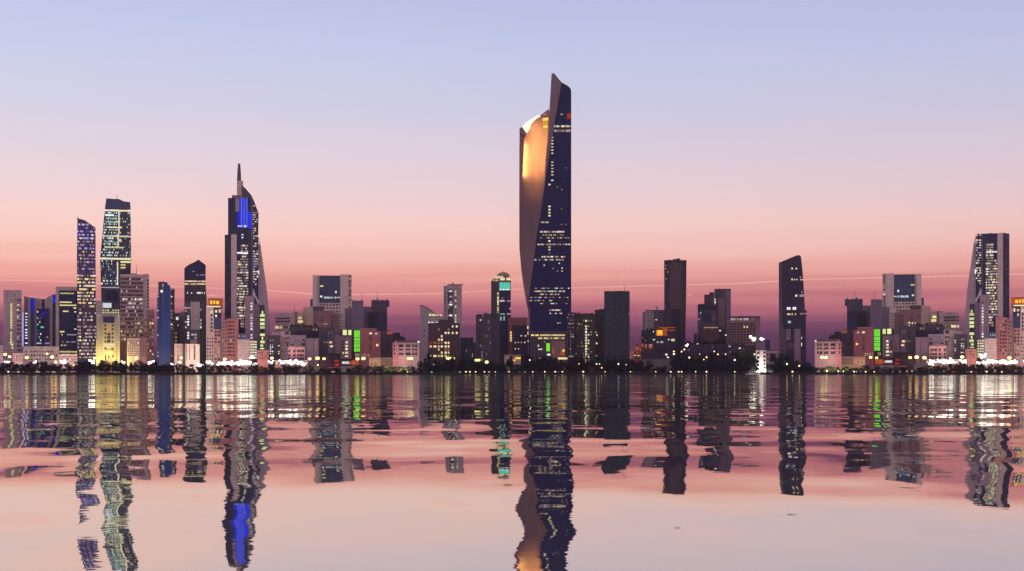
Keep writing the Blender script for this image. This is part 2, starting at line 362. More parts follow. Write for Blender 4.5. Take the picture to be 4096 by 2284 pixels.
for (x0, x1, y0, y1, n, mt) in ((228, 431, 113, 127, 9, 'lit_cream'), (212, 433, 314, 326, 10, 'lit_cream'), (232, 376, 401, 413, 6, 'lit_yellow'), (195, 434, 487, 502, 8, 'lit_cream'), (353, 433, 510, 526, 2, 'lit_yellow'), (353, 393, 534, 547, 1, 'lit_yellow'), (353, 393, 556, 569, 1, 'lit_yellow'), (255, 362, 246, 257, 6, 'lit_cream'), (235, 330, 361, 370, 5, 'lit_teal'), (203, 345, 713, 723, 5, 'lit_mauve'), (232, 300, 150, 163, 4, 'lit_white'), (240, 330, 205, 216, 5, 'lit_teal')):
    b.band(mt, x0, y0, x1, y1, n, v=-0.4, gap=0.05)
for r in ((336, 127, 347, 300), (330, 300, 341, 400), (326, 520, 335, 700), (305, 205, 352, 213), (330, 340, 360, 363)): b.box('light_strip', 'lit_cream', *r, -0.8, -0.42)
b.box('dark_panel', 'navy_glass', 240, 742, 332, 822, -1, -0.05)
b.box('dark_panel', 'navy_glass', 352, 575, 430, 640, -0.9, -0.05)
b = B('B', 'rooftop_block', 'grey block with a brilliant white rooftop sign box above the yellow hotel', 'building', 2060, 260)
b.box('wall', 'concrete_grey', 165, 902, 350); b.box('tower_block', 'concrete_grey', 163, 822, 214, 902, 2, 16); b.box('sign_box', 'lit_white', 216, 838, 283, 875, 0.5, 3); b.box('wall', 'dark_mauve', 214, 876, 348, 902, 1, 15)
b.grid('lit_lime', 208, 885, 346, 922, 7, 2, 0.55, 0.55, 0, 0.75)
b = B('B', 'arched_hotel', 'floodlit yellow building with a big arched gateway and dark square windows', 'building', 1985, 260)
b.box('wall', 'khaki_wall', 215, 945, 308, 1292, 0, 22); b.box('side_wing', 'concrete_grey', 167, 925, 214, None, 2, 22); b.box('side_wing', 'concrete_grey', 309, 925, 349, None, 2, 22)
b.box('glass_gable', 'navy_glass', 219, 945, 307, 992, -0.6, -0.05)
for x in (164, 176, 204, 311, 338): b.box('pilaster', 'khaki_wall', x, 1112 if x in (164, 338) else 960, x + 9, None, -0.5, 2)
for x in (229, 285): b.col('window_glass', x, x + 14, (1012, 1042, 1075, 1106, 1138, 1192), 17)
b.wins('window_glass', [(251, 1072, 275, 1090), (250, 1096, 276, 1116), (249, 1122, 277, 1146)])
b.grid('lit_cream', 222, 1150, 310, 1172, 8, 1, 0.65, 0.8)
bm = bmesh.new(); n = 12; pr = []
for k in range(n + 1):
    a = math.pi * k / n; pr.append((266 - 40 * math.cos(a), 1240 - 34 * math.sin(a)))
outer = [(222, None)] + [(266 - 44 * math.cos(math.pi * k / n), 1240 - 40 * math.sin(math.pi * k / n)) for k in range(n + 1)] + [(310, None)]
inner = [(303, None)] + [(266 + 37 * math.cos(math.pi * k / n), 1240 - 32 * math.sin(math.pi * k / n)) for k in range(n + 1)] + [(229, None)]
b.prism('arch', 'khaki_wall', outer + inner, -1.6, -0.05)
b.wins('window_glass', [(256, 1248, 270, 1266), (232, 1240, 243, 1285), (288, 1240, 299, 1262)])
b.box('door', 'brick_brown', 246, 1272, 286, None, -0.5, -0.05)
b = B('B', 'banded_office_block', 'broad brown office block ruled with horizontal window bands', 'building', 2035, 460)
b.box('wall', 'brick_brown', 351, 640, 529); b.box('crown', 'concrete_mauve', 351, 616, 529, 640, -0.4, 24); b.box('side_tower', 'concrete_mauve', 530, 612, 575, None, 1, 22); b.units(390, 525, 616, 5, 10)
for y in range(645, 1120, 31):
    lw = [('window_plum', 6), ('window_grey', 3), ('lit_mauve', 2)]
    if y in (800, 831, 862): lw = [('lit_mauve', 4), ('window_plum', 3), ('lit_cream', 1)]
    if y > 950: lw = [('lit_dim', 4), ('lit_warm', 1), ('window_plum', 5)]
    b.band(lw, 355, y, 527, y + 17, 13); b.box('ledge', 'plaster_mauve', 351, y + 18, 529, y + 27, -0.9, -0.02)
b.grid('window_plum', 558, 650, 574, 880, 1, 9, 0.8, 0.6, 1)
b = B('B', 'annex_block', 'brown annex block with a stepped roof beside the banded office block', 'building', 2000, 585)
b.prism('wall', 'brick_brown', [(555, 893), (572, 890), (615, 905), (615, None), (530, None), (530, 1040), (555, 1040)])
b.grid([('lit_dim', 3), ('window_plum', 6), ('lit_warm', 1)], 540, 930, 612, 1250, 4, 12, 0.6, 0.5)
b.box('ledge', 'concrete_mauve', 553, 888, 617, 893, -0.5, 24.4)
b = B('B', 'grid_block', 'small tan block with a fine window grid in front of the banded offices', 'building', 1975, 452)
b.box('wall', 'concrete_tan', 404, 1118, 500); b.box('side_wall', 'brick_brown', 500, 1108, 556, None, 1, 20); b.parapet('concrete_tan', 404, 500, 1118, 5)
b.grid([('lit_dim', 4), ('window_grey', 4), ('lit_cream', 1), ('window_plum', 4)], 408, 1124, 497, 1255, 6, 8, 0.55, 0.5); b.grid('window_plum', 505, 1120, 553, 1255, 3, 8, 0.55, 0.5, 1)
# --- blue tower
b = B('B', 'blue_tower', 'deep blue rounded tower with stacked balconies down both sides', 'building', 1990, 706)
b.prism('wall', 'blue_cladding', [(682, 1300), (682, 712), (690, 696), (704, 690), (722, 694), (738, 706), (740, 720), (740, 1300)], -2.5, 18)
b.box('side_wall', 'blue_cladding', 648, 760, 681, None, 0, 18); b.box('seam', 'slate_glass', 683, 800, 690, None, -2.8, -2.52)
b.box('balcony_wall', 'dark_purple', 741, 726, 772, None, 1, 17); b.box('balcony_wall', 'dark_purple', 639, 775, 647, None, 1, 17)
b.box('crown', 'steel_dark', 646, 674, 680, 760, 1, 15); b.box('crown', 'steel_dark', 681, 676, 718, 690, 2, 12)
b.wins('lit_white', [(664, 738, 681, 756)], 1); b.units(646, 718, 676, 3, 7)
for k, y in enumerate(range(742, 1262, 27)):
    b.box('balcony', 'steel_dark', 741, y, 776, y + 7, -1.8, 2); b.win([('lit_dim', 2), ('window_grey', 3), ('lit_cream', 1)], 743, y - 13, 757, y - 3, 1)
    if y > 790: b.box('balcony', 'steel_dark', 634, y, 648, y + 8, -1.8, 2); b.win([('lit_white', 1), ('window_grey', 2)], 640, y - 10, 647, y - 2, 1)
b = B('C', 'narrow_block', 'narrow plum apartment block between the blue tower and a mauve wall', 'building', 2030, 77)
b.box('wall', 'brick_dark', 48, 702, 104); b.parapet('brick_brown', 48, 104, 702, 6); b.grid([('lit_mauve', 1), ('window_plum', 3), ('lit_dim', 2)], 54, 720, 102, 1030, 2, 7, 0.65, 0.55); b.wins('lit_white', [(66, 740, 92, 772)])
b = B('C', 'blank_block', 'block with a blank dusky pink wall and a grey plant room on top', 'building', 2055, 143)
b.box('wall', 'plaster_mauve', 104, 778, 181); b.box('plant_room', 'concrete_grey', 106, 686, 182, 778, 1, 18); b.parapet('concrete_grey', 104, 181, 778, 6); b.units(108, 178, 686, 4, 18)
b = B('C', 'gabled_tower', 'dark tower with a pointed asymmetric gable and two cream bands below it', 'building', 2095, 278)
b.prism('wall', 'dark_mauve', [(158, 333), (395, 333), (397, 440), (405, 535), (405, None), (158, None)])
b.prism('gable', 'navy_glass', [(158, 205), (180, 182), (218, 157), (272, 133), (315, 105), (395, 165), (395, 333), (158, 333)], 0, 22)
b.band([('lit_cream', 3), ('lit_warm', 2), ('lit_mauve', 2)], 160, 336, 393, 353, 26, gap=.06); b.band([('lit_warm', 3), ('lit_dim', 2), ('lit_cream', 2)], 160, 366, 282, 386, 14, gap=.06); b.band([('lit_warm', 3), ('lit_mauve', 2)], 284, 366, 393, 382, 12, gap=.06)
b.band([('lit_white', 3), ('window_grey', 2)], 190, 463, 385, 482, 22, skip=.2); b.wins('lit_mauve', [(292, 272, 310, 282), (250, 232, 270, 240), (330, 272, 392, 277)])
for y in (400, 420, 440, 500, 525, 550): b.band('window_glass', 162, y, 396, y + 9, 18, skip=.05)
b = B('C', 'stepped_office_block', 'dark stepped office block with white lit window stacks under the gabled tower', 'building', 2025, 280)
b.box('wall', 'dark_mauve', 160, 590, 330); b.box('side_wall', 'dark_grey', 331, 538, 402, None, 1, 22); b.box('panel', 'concrete_grey', 229, 572, 329, 880, -1.2, -0.05); b.box('panel', 'concrete_grey', 225, 990, 300, None, -0.8, -0.05)
b.band([('lit_white', 4), ('lit_mauve', 2)], 163, 628, 228, 650, 6); b.grid([('lit_white', 3), ('window_grey', 2)], 188, 660, 214, 990, 1, 11, 0.85, 0.6); b.grid([('window_glass', 4), ('lit_mauve', 1)], 163, 660, 187, 990, 1, 11, 0.85, 0.6); b.grid([('lit_white', 1), ('window_glass', 4), ('lit_mauve', 1)], 331, 560, 350, 990, 1, 11, 0.8, 0.6, 1)
b.grid([('lit_mauve', 2), ('window_grey', 3)], 232, 885, 300, 985, 2, 3, 0.8, 0.6)
b = B('C', 'blank_hall', 'low blank beige hall beside the foot of the blue tower', 'building', 1975, 95)
b.box('wall', 'concrete_tan', 48, 1042, 141); b.parapet('concrete_beige', 48, 141, 1042, 5); b.wins('lit_mauve', [(72, 1058, 102, 1080)]); b.box('door', 'brick_brown', 80, 1165, 100, None, -0.3, -0.02)
b = B('C', 'slit_hall', 'low beige hall cut by narrow dark vertical slits', 'building', 1972, 250)
b.box('wall', 'concrete_beige', 172, 1044, 328); b.parapet('concrete_beige', 172, 328, 1044, 5)
for x in (182, 212, 262, 273): b.box('slit_window', 'window_glass', x, 1052, x + 7, 1215, -0.3, -0.02)
b.box('side_wall', 'dark_grey', 142, 1040, 171, None, 1, 20)

# ------------------------------------------------------------------ the district that appears twice along the bay
def district(m):
    L = lambda a, c: c if m else a
    # block with the orange roof box
    b = B('C', 'apartment_block', L('pale apartment block with a glowing orange box on its roof, left of the spired tower', 'pale apartment block with a glowing orange roof box at the far eastern edge'), 'building', 2010, 480, m)
    b.box('wall', 'plaster_pale', 400, 632, 483); b.box('core', 'dark_purple', 484, 640, 566, None, 1, 22); b.box('glass_panel', 'slate_glass', 485, 745, 565, 868, 0.4, 0.95)
    b.box('roof_box', 'lit_ember', 425, 541, 585, 612, 1, 18); b.box('roof_slab', 'steel_dark', 422, 534, 588, 541, 0.5, 19); b.box('ledge', 'lit_cream', 404, 619, 557, 630, -0.6, 0.5); b.box('roof_wall', 'brick_brown', 404, 612, 586, 640, 1, 20)
    b.wins('lit_amber', [(444, 558, 466, 596), (478, 560, 501, 594), (512, 562, 541, 596)], 1); b.col('window_glass', 449, 468, (722, 768, 811, 852, 890), 24); b.wins('lit_cream', [(449, 668, 468, 698)])
    b.wins('lit_cream', [(498, 662, 522, 690), (540, 655, 558, 692), (500, 714, 519, 740)], 0.9)
    b.box('lower_wing', 'plaster_pink', 484, 874, 560, None, -0.6, 0.9); b.grid([('window_plum', 4), ('lit_dim', 2), ('lit_mauve', 1)], 488, 885, 556, 1225, 2, 9, 0.62, 0.55, -0.6); b.grid([('window_plum', 3), ('lit_dim', 2), ('window_grey', 2)], 405, 960, 482, 1225, 3, 7, 0.6, 0.5)
    b = B('C', 'brick_block', L('rosy brick block of dark windows at the foot of the spired tower', 'rosy brick block of dark windows at the foot of the flat-topped eastern tower'), 'building', 1995, 662, m)
    b.box('wall', 'brick_red', 628, 762, 757); b.box('side_wall', 'brick_brown', 568, 770, 627, None, 1, 22); b.parapet('brick_brown', 628, 757, 762, 5); b.units(640, 740, 757, 2, 10)
    b.grid([('window_plum', 5), ('window_glass', 4), ('lit_mauve', 1)], 634, 778, 682, 1180, 2, 10, 0.85, 0.55); b.grid([('window_plum', 4), ('lit_dim', 1)], 686, 778, 716, 1180, 1, 10, 0.7, 0.5); b.grid([('window_plum', 4), ('lit_dim', 1)], 575, 790, 625, 1180, 2, 10, 0.55, 0.45, 1)
    # the tall tower
    nm = 'spired_tower' if not m else 'flat_topped_tower'
    b = B('D', nm, L('tall navy tower with a spire, sail-shaped top and glowing blue panel', 'tall flat-topped navy tower with a leaning mauve buttress near the eastern edge'), 'skyscraper', 2160, 180, m)
    TOP = 497 if m else 255
    b.box('shaft', 'navy_glass', 87, TOP, 247)
    b.prism('buttress', 'concrete_mauve', [(289, 510), (302, 548), (347, 870), (378, 1200), (378, None), (249, None), (249, 800), (289, 800)], 4, 22)
    b.box('side_bay', 'navy_glass', 248, 497, 289, None, 1, 22)
    b.box('balcony_bay', 'navy_glass', 65, 502, 107, None, -3, 20); b.box('stone_pier', 'concrete_beige', 108, 499, 145, None, -3.5, 18)
    for y in range(512, 1060, 17): b.band([('navy_glass', 3), ('window_grey', 4), ('window_glass', 3)], 66, y, 106, y + 10, 3, -3, 0.25)
    for k, y in enumerate(range(565, 1115, 18)):
        x0, x1 = (172, 220) if y < 660 else ((146, 222) if y < 910 else (172 if y > 1060 else 148, 202))
        b.band([('lit_cream', 3), ('lit_dim', 5), ('lit_mauve', 3), ('window_grey', 2)], x0, y, x1, y + 12, 9 if x1 - x0 > 60 else 6, 0, 0.06)
    b.band([('lit_white', 1)], 147, 614, 220, 626, 4, -0.5, 0.05)
    for x in (224, 240): b.box('fin', 'slate_glass', x, 470 if not m else 500, x + 5, None, -1.2, -0.05)
    for y in range(500, 830, 17): b.band([('lit_cream', 2), ('lit_mauve', 3), ('window_glass', 4)], 254, y, 289, y + 10, 3, 1, 0.1)
    b.wins('lit_white', [(286, 735, 296, 765)], 1); b.wins('lit_mauve', [(288, 530, 299, 562)], 1)
    if not m:
        b.box('roof_box', 'brick_brown', 113, 234, 178, 255, 3, 14)
        b.prism('sail_top', 'dark_mauve', [(179, 255), (179, 166), (205, 190), (246, 238), (247, 255)], -0.5, 16)
        b.prism('sail_edge', 'navy_glass', [(248, 240), (262, 275), (291, 352), (289, 497), (248, 497)], 1, 18)
        b.prism('spire_base', 'plaster_pale', [(146, 137), (188, 137), (188, 170), (179, 166), (179, 234), (146, 234)], 3, 12)
        bm = bmesh.new(); u = b.u(161); bm_tube(bm, [(u, 7, b.z(140)), (u, 7, b.z(70)), (u, 7, b.z(20))], [3.3, 2.6, 1.7], 10); mesh_obj('spire', bm, 'steel_dark', b.o)
        for i, x in enumerate(range(164, 216, 9)): b.box('blue_light_panel', ('led_blue', 'led_pale_blue')[i % 2], x, 254, x + 8, 450, -1.2, -0.05)
        b.box('blue_light_panel', 'led_blue', 217, 346, 246, 456, -1.2, -0.05); b.box('grey_panel', 'concrete_grey', 135, 257, 162, 345, -1, -0.05); b.box('blue_light_panel', 'led_deep_blue', 148, 346, 163, 450, -1.2, -0.05)
        b.wins('lit_white', [(149, 396, 161, 406), (177, 495, 190, 502), (178, 512, 188, 522)]); b.band([('lit_white', 3), ('led_pale_blue', 3)], 148, 436, 216, 448, 9, -1.3)
        for y in range(300, 495, 15): b.band([('lit_mauve', 2), ('window_glass', 4), ('lit_cream', 1)], 252, y, 262 + (y - 275) * .3 if y < 352 else 286, y + 8, 3, 1, 0.2)
    else:
        b.band([('lit_mauve', 2), ('window_glass', 4)], 252, 505, 288, 512, 3, 1); b.units(95, 240, 497, 3, 4); b.box('red_panel', 'lit_red', 283, 512, 291, 535, 0.4, 0.95)
    # slabs in front of it
    b = B('C', 'slab_block', L('mauve slab block with a column of white windows before the spired tower', 'mauve slab block with a column of white windows before the flat-topped tower'), 'building', 2075, 880, m)
    b.box('wall', 'plaster_mauve', 830, 508, 929); b.box('wall', 'purple_wall', 930, 590, 990, None, 1, 22); b.box('dark_bay', 'dark_grey', 991, 606, 1045, None, 0.5, 22)
    b.prism('roof_frame', 'steel_pale', [(912, 508), (918, 430), (924, 430), (948, 500), (980, 560), (985, 590), (970, 590), (938, 520), (925, 508)], 2, 6)
    b.grid([('lit_white', 3), ('lit_mauve', 1), ('window_grey', 1)], 888, 575, 912, 985, 1, 13, 0.8, 0.55)
    b.wins('lit_lime', [(1013, 672, 1030, 704), (995, 708, 1046, 736), (995, 756, 1046, 785), (995, 800, 1046, 829), (995, 840, 1046, 869), (995, 922, 1046, 950), (1012, 960, 1030, 990), (998, 1000, 1046, 1030), (998, 1044, 1030, 1066), (995, 1080, 1040, 1096)], 0.5)
    b.grid([('lit_cream', 3), ('lit_yellow', 2), ('lit_white', 2)], 886, 1000, 960, 1205, 3, 7, 0.8, 0.6)
    b = B('C', 'finned_hall', L('pale hall of vertical fins with a small glass box on top, below the mauve slab', 'pale hall of vertical fins topped by a glass box, near the flat-topped tower'), 'building', 1985, 815, m)
    b.box('wall', 'concrete_mauve', 745, 988, 885); b.box('glass_box', 'slate_glass', 757, 926, 833, 987, 2, 16); b.box('roof_slab', 'steel_dark', 755, 920, 836, 927, 1, 17)
    b.band([('lit_teal', 2), ('window_glass', 3)], 760, 940, 830, 960, 6, 2)
    for x in range(750, 885, 15): b.box('fin', 'plaster_pale', x, 992, x + 5, None, -0.9, -0.05)
    b = B('C', 'low_brick_house', L('low reddish house just east of the bright lit windows of the mauve slab', 'low reddish house just west of the bright lit windows of the eastern slab'), 'building', 1970, 1028, m)
    b.box('wall', 'brick_red', 965, 1112, 1090); b.parapet('brick_brown', 965, 1090, 1112, 4); b.grid([('lit_dim', 2), ('window_plum', 3)], 970, 1122, 1088, 1210, 6, 3, 0.6, 0.55)
    b = B('E', 'dark_office_block', L('small dark office block with white window columns beside the leaning buttress', 'small dark office block with white window columns west of the leaning buttress'), 'building', 2030, 110, m)
    b.box('wall', 'dark_mauve', 24, 852, 195); b.box('plant_room', 'plaster_mauve', 85, 812, 192, 852, 2, 16); b.parapet('purple_wall', 24, 195, 855, 6)
    b.grid([('lit_white', 2), ('window_grey', 2), ('lit_mauve', 2)], 58, 905, 112, 1105, 2, 7, 0.6, 0.5); b.grid([('lit_lime', 2), ('window_grey', 2)], 168, 870, 193, 1105, 1, 9, 0.75, 0.5)
    b = B('E', 'round_roof_block', L('grey block with a rounded top and dark ribbon windows, east of the spired tower', 'grey block with a rounded top and dark ribbon windows, west of the flat-topped tower'), 'building', 2140, 232, m)
    pts = [(130, None), (130, 605)] + [(150, 582), (175, 568), (205, 562), (262, 562), (290, 566)] + [(333, 572), (333, None)]
    b.prism('wall', 'concrete_mauve', pts)
    for y in (620, 660): b.band('window_plum', 132, y, 331, y + 20, 10, gap=.02)
    b.band([('lit_yellow', 2), ('lit_dim', 1), ('lit_cream', 1)], 133, 728, 236, 766, 6, gap=.1); b.band([('lit_dim', 1), ('window_grey', 3)], 240, 728, 331, 760, 6)
    b = B('E', 'tan_house_block', L('tan block with two bright yellow windows west of the glass-fronted tower', 'tan block with two bright yellow windows east of the twin glass-fronted tower'), 'building', 2110, 412, m)
    b.box('wall', 'concrete_tan', 333, 556, 388, None, -1, 22); b.box('recess_wall', 'stone_fin', 389, 552, 425, None, 1, 22); b.box('wall', 'concrete_tan', 426, 554, 496, None, 0, 22)
    b.wins('lit_yellow', [(428, 610, 478, 641), (428, 656, 494, 688)]); b.units(340, 480, 554, 3, 8)
    b = B('E', 'brown_block', L('large tan-brown block with a flat overhanging roof in front of the glass-fronted tower', 'large tan-brown block with flat overhanging roof in front of the twin glass-fronted tower'), 'building', 2125, 700, m)
    b.prism('wall', 'concrete_tan', [(497, 492), (625, 476), (625, None), (497, None)], -1, 22); b.box('wall', 'brick_brown', 626, 531, 905, None, 0, 22); b.box('plant_room', 'dark_mauve', 626, 474, 768, 530, 1, 20)
    b.prism('side_wall', 'stone_fin', [(906, 556), (968, 566), (985, 590), (972, 600), (975, 760), (985, None), (906, None)], 1, 20)
    b.wins('window_plum', [(738, 600, 757, 632), (858, 600, 886, 630), (890, 602, 902, 630), (858, 650, 890, 686), (738, 655, 757, 680), (858, 700, 886, 740), (660, 610, 680, 630)])
    b.wins([('lit_dim', 1), ('lit_yellow', 1)], [(732, 696, 748, 716), (770, 692, 790, 714), (798, 692, 818, 714), (774, 736, 790, 756), (695, 700, 712, 712)])
    for x in (920, 945, 962): b.box('fin', 'brick_brown', x, 600, x + 6, None, 0.2, 0.95)
    b = B('E', 'glass_fronted_tower', L('beige tower framing a big slate-blue glass front, west half of the skyline', 'beige tower framing a big slate-blue glass front, east of the sail-shaped dark tower'), 'skyscraper', 2215, 876, m)
    b.box('wall', 'concrete_beige', 709, 430, 981); b.box('glass_front', 'slate_glass', 709, 77, 981, 429, 0.5, 22); b.box('pier', 'concrete_beige', 622, 70, 708, None, -1.5, 22); b.box('pier', 'concrete_beige', 982, 57, 1084, None, -1.8, 22); b.box('window_bay', 'concrete_beige', 1085, 57, 1131, 830, 0, 20)
    b.box('roof_beam', 'steel_dark', 709, 72, 981, 78, -0.3, 22); b.units(640, 700, 70, 2, 10, 'concrete_beige')
    b.grid([('window_grey', 4), ('window_glass', 2)], 680, 90, 708, 465, 1, 13, 0.7, 0.45, -1.5); b.grid([('window_grey', 3), ('window_glass', 4), ('lit_cream', 1), ('lit_dim', 2)], 1088, 65, 1130, 500, 1, 14, 0.75, 0.55)
    b.grid([('window_grey', 5), ('window_glass', 4), ('lit_dim', 1)], 714, 432, 1000, 562, 7, 3, 0.6, 0.5, -0.0); b.grid([('window_grey', 3), ('window_glass', 2)], 976, 565, 1030, 830, 2, 7, 0.5, 0.4, -1.8)
    b.wins('lit_yellow', [(716, 200, 762, 221)], 0.5); b.wins('lit_white', [(915, 273, 936, 302), (721, 335, 746, 357)], 0.5); b.band([('lit_white', 4), ('lit_teal', 2), ('window_glass', 1)], 768, 345, 932, 373, 14, 0.5, 0.25); b.band('lit_cream', 944, 350, 981, 365, 4, 0.5)
    for x in range(730, 981, 42): b.box('mullion', 'navy_glass', x, 80, x + 3, 428, 0.2, 0.48)
    b.box('annex', 'slate_glass', 591, 380, 621, None, 3, 18)
    b = B('E', 'purple_block', L('windowless purple-grey block right beside the glass-fronted tower', 'windowless purple-grey block left of the twin glass-fronted tower'), 'building', 2150, 1165, m)
    b.box('wall', 'purple_wall', 1133, 404, 1284); b.box('side_wall', 'purple_wall', 1040, 500, 1132, None, 1, 22); b.box('parapet', 'purple_wall', 1131, 400, 1287, 406, -0.5, 24.5); b.box('ledge', 'plaster_mauve', 1038, 496, 1132, 502, 0.5, 22); b.grid('window_plum', 1050, 540, 1130, 770, 3, 6, 0.45, 0.45, 1); b.units(1140, 1275, 402, 4, 12); b.units(1050, 1125, 498, 2, 10)
    b = B('E', 'antenna_block', L('dark navy block bristling with rooftop antennas, east of the glass-fronted tower', 'dark navy block bristling with rooftop antennas, nearest to the sail-shaped dark tower'), 'building', 2185, 1450, m)
    b.box('wall', 'purple_wall', 1285, 479, 1389); b.box('tower_block', 'dark_mauve', 1388, 396, 1595, None, 1, 22); b.box('front_block', 'dark_grey', 1345, 549, 1590, None, -6, 0.8)
    b.box('mast', 'slate_glass', 1455, 370, 1474, 545, -1, 1); b.box('mast', 'slate_glass', 1578, 376, 1594, 480, -1, 1); b.box('antenna_rack', 'steel_dark', 1592, 392, 1624, 480, 2, 8); b.box('antenna', 'steel_dark', 1526, 374, 1530, 400, 5, 6)
    b.units(1395, 1590, 397, 6, 14)
    b.box('dark_bay', 'navy_glass', 1468, 552, 1588, None, -6.5, -6.02); b.box('dark_bay', 'black_wall', 1350, 575, 1460, None, -6.4, -6.02)
    b = B('E', 'green_lit_block', L('mauve block with a tall glowing green glass stair, west half of the skyline', 'mauve block with a tall glowing green glass stair, east half of the skyline'), 'building', 2095, 1110, m)
    b.box('wall', 'dark_mauve', 976, 782, 1240); b.box('front_wall', 'plaster_mauve', 981, 866, 1130, None, -8, -0.1); b.box('roof_ledge', 'dark_mauve', 978, 852, 1133, 867, -8.5, -0.1)
    b.box('green_stair', 'lit_green', 1164, 788, 1238, 1066, -0.6, -0.05)
    for x in (1188, 1213): b.box('mullion', 'dark_olive', x, 788, x + 4, 1066, -0.9, -0.62)
    for y in (880, 930, 960, 1010): b.box('mullion', 'dark_olive', 1164, y, 1238, y + 5, -0.88, -0.62)
    b.wins('lit_lime', [(1015, 782, 1069, 850), (1088, 784, 1128, 850)]); b.wins('lit_cream', [(1054, 934, 1082, 957), (1050, 980, 1080, 1005), (1050, 1020, 1080, 1045), (1045, 1068, 1085, 1094), (1043, 1120, 1085, 1134), (1014, 1072, 1026, 1094)], -8); b.grid('window_plum', 1000, 920, 1032, 1060, 1, 4, 0.7, 0.6, -8)
    b.grid([('lit_dim', 2), ('window_plum', 2)], 1150, 1080, 1240, 1135, 4, 1, 0.7, 0.8)
    b = B('E', 'red_block', L('plain red-pink block east of the green lit stair', 'plain red-pink block west of the eastern green lit stair'), 'building', 2060, 1372, m)
    b.box('wall', 'brick_red', 1242, 795, 1508); b.box('roof_box', 'brick_red', 1244, 764, 1455, 795, 1, 22); b.box('ledge', 'plaster_mauve', 1242, 760, 1457, 766, 0.3, 22.5)
    b.grid([('window_plum', 4), ('brick_brown', 3)], 1360, 845, 1397, 1090, 1, 9, 0.8, 0.6); b.wins('lit_cream', [(1362, 818, 1396, 838), (1440, 822, 1462, 838)]); b.wins('lit_warm', [(1450, 966, 1480, 994)]); b.grid([('lit_ember', 1), ('lit_dim', 2), ('window_plum', 2)], 1245, 1090, 1370, 1138, 4, 1, 0.6, 0.8)
    b = B('E', 'grey_side_block', L('dim grey block joined between the red-pink block and the pale pink house', 'dim grey block joined between the eastern red block and its pale pink neighbour'), 'building', 2085, 1590, m)
    b.box('wall', 'dark_mauve', 1509, 796, 1592); b.box('wall', 'dark_grey', 1593, 838, 1672, None, -1, 20); b.box('roof_hut', 'lit_ember', 1598, 800, 1655, 836, 3, 12); b.box('roof_slab', 'steel_dark', 1592, 790, 1660, 800, 2, 13)
    b.grid([('window_plum', 5), ('lit_ember', 1)], 1600, 850, 1668, 1130, 3, 8, 0.5, 0.4, -1); b.units(1520, 1580, 796, 2, 8)
    b = B('E', 'far_rooftops', L('dark far rooftop block peeping over the pale pink house', 'dark far rooftop block peeping over the eastern pale pink house'), 'building', 2240, 1720, m)
    b.prism('wall', 'dark_purple', [(1655, 840), (1690, 818), (1760, 818), (1765, 860), (1830, 880), (1840, None), (1655, None)]); b.grid('window_plum', 1665, 850, 1760, 930, 5, 3, 0.5, 0.4)
    b.units(1690, 1825, 862, 3, 14)
    b = B('F', 'pink_house', L('pale pink four-storey house with dark paired windows and a glass roof room', 'pale pink house of dark paired windows nearest to the sail-shaped dark tower'), 'building', 2000, 264, m)
    b.box('wall', 'plaster_pale', 170, 975, 430); b.box('side_wall', 'plaster_pink', 97, 975, 169, None, -0.5, 22); b.box('roof_room', 'window_grey', 140, 938, 402, 975, 4, 18); b.box('roof_hut', 'plaster_pink', 122, 944, 142, 975, 2, 10); b.box('cornice', 'plaster_pale', 95, 970, 432, 977, -1, 22.5)
    for x0, x1 in ((172, 231), (257, 318), (338, 366), (374, 403)): b.wins([('window_grey', 4), ('window_glass', 2)], [(x0, 992, x1, 1026), (x0, 1042, x1, 1068), (x0, 1093, x1, 1126)])
    b.col('window_plum', 108, 126, (1008, 1054, 1106), 28, -0.5); b.wins('lit_white', [(408, 950, 430, 972)])
    # the tumble of houses at the foot
    b = B('E', 'pale_stepped_block', L('pale stepped block hazed by lamp glow below the round-topped block', 'pale stepped block hazed by lamp glow below the eastern round-topped block'), 'building', 2045, 300, m)
    b.box('wall', 'plaster_pale', 197, 800, 330); b.box('wall', 'concrete_mauve', 331, 850, 534, None, 1, 22); b.box('parapet', 'concrete_mauve', 195, 796, 331, 802, -.5, 24)
    b.wins('window_plum', [(262, 797, 312, 842), (284, 958, 306, 990), (332, 965, 372, 1000), (492, 895, 510, 925), (480, 950, 512, 982), (250, 885, 320, 898), (250, 940, 320, 950)], -0.1); b.wins('lit_dim', [(495, 930, 512, 950)], 1)
    b.grid([('window_plum', 3), ('lit_dim', 1)], 210, 860, 320, 1080, 4, 6, 0.4, 0.4)
    b = B('E', 'terrace_block', L('dusky terrace block with a garden roof over the pale stepped block', 'dusky terrace block with a garden roof over the eastern pale stepped block'), 'building', 2085, 510, m)
    b.box('wall', 'dark_mauve', 318, 740, 700); b.box('terrace', 'dark_purple', 385, 800, 720, 890, -4, -0.1); b.shrubs(330, 690, 742, 8, 50); b.grid([('window_plum', 3), ('lit_dim', 1)], 390, 755, 690, 800, 8, 1, 0.5, 0.6)
    b = B('E', 'plain_mauve_block', L('plain mauve block with one vertical joint below the dusky terrace', 'plain mauve block with one vertical joint below the eastern dusky terrace'), 'building', 2025, 617, m)
    b.box('wall', 'plaster_mauve', 537, 893, 699); b.box('joint', 'brick_brown', 628, 895, 636, None, -0.3, -0.02); b.parapet('plaster_mauve', 537, 699, 893, 4)
    b = B('E', 'dark_apartment_block', L('dark apartment block with a few lit windows below the large tan-brown block', 'dark apartment block with few lit windows below the eastern tan-brown block'), 'building', 2065, 840, m)
    b.box('wall', 'dark_mauve', 700, 745, 905); b.box('wall', 'stone_fin', 906, 850, 980, None, 1, 20); b.box('bay', 'purple_wall', 822, 800, 890, None, -1.5, -0.05)
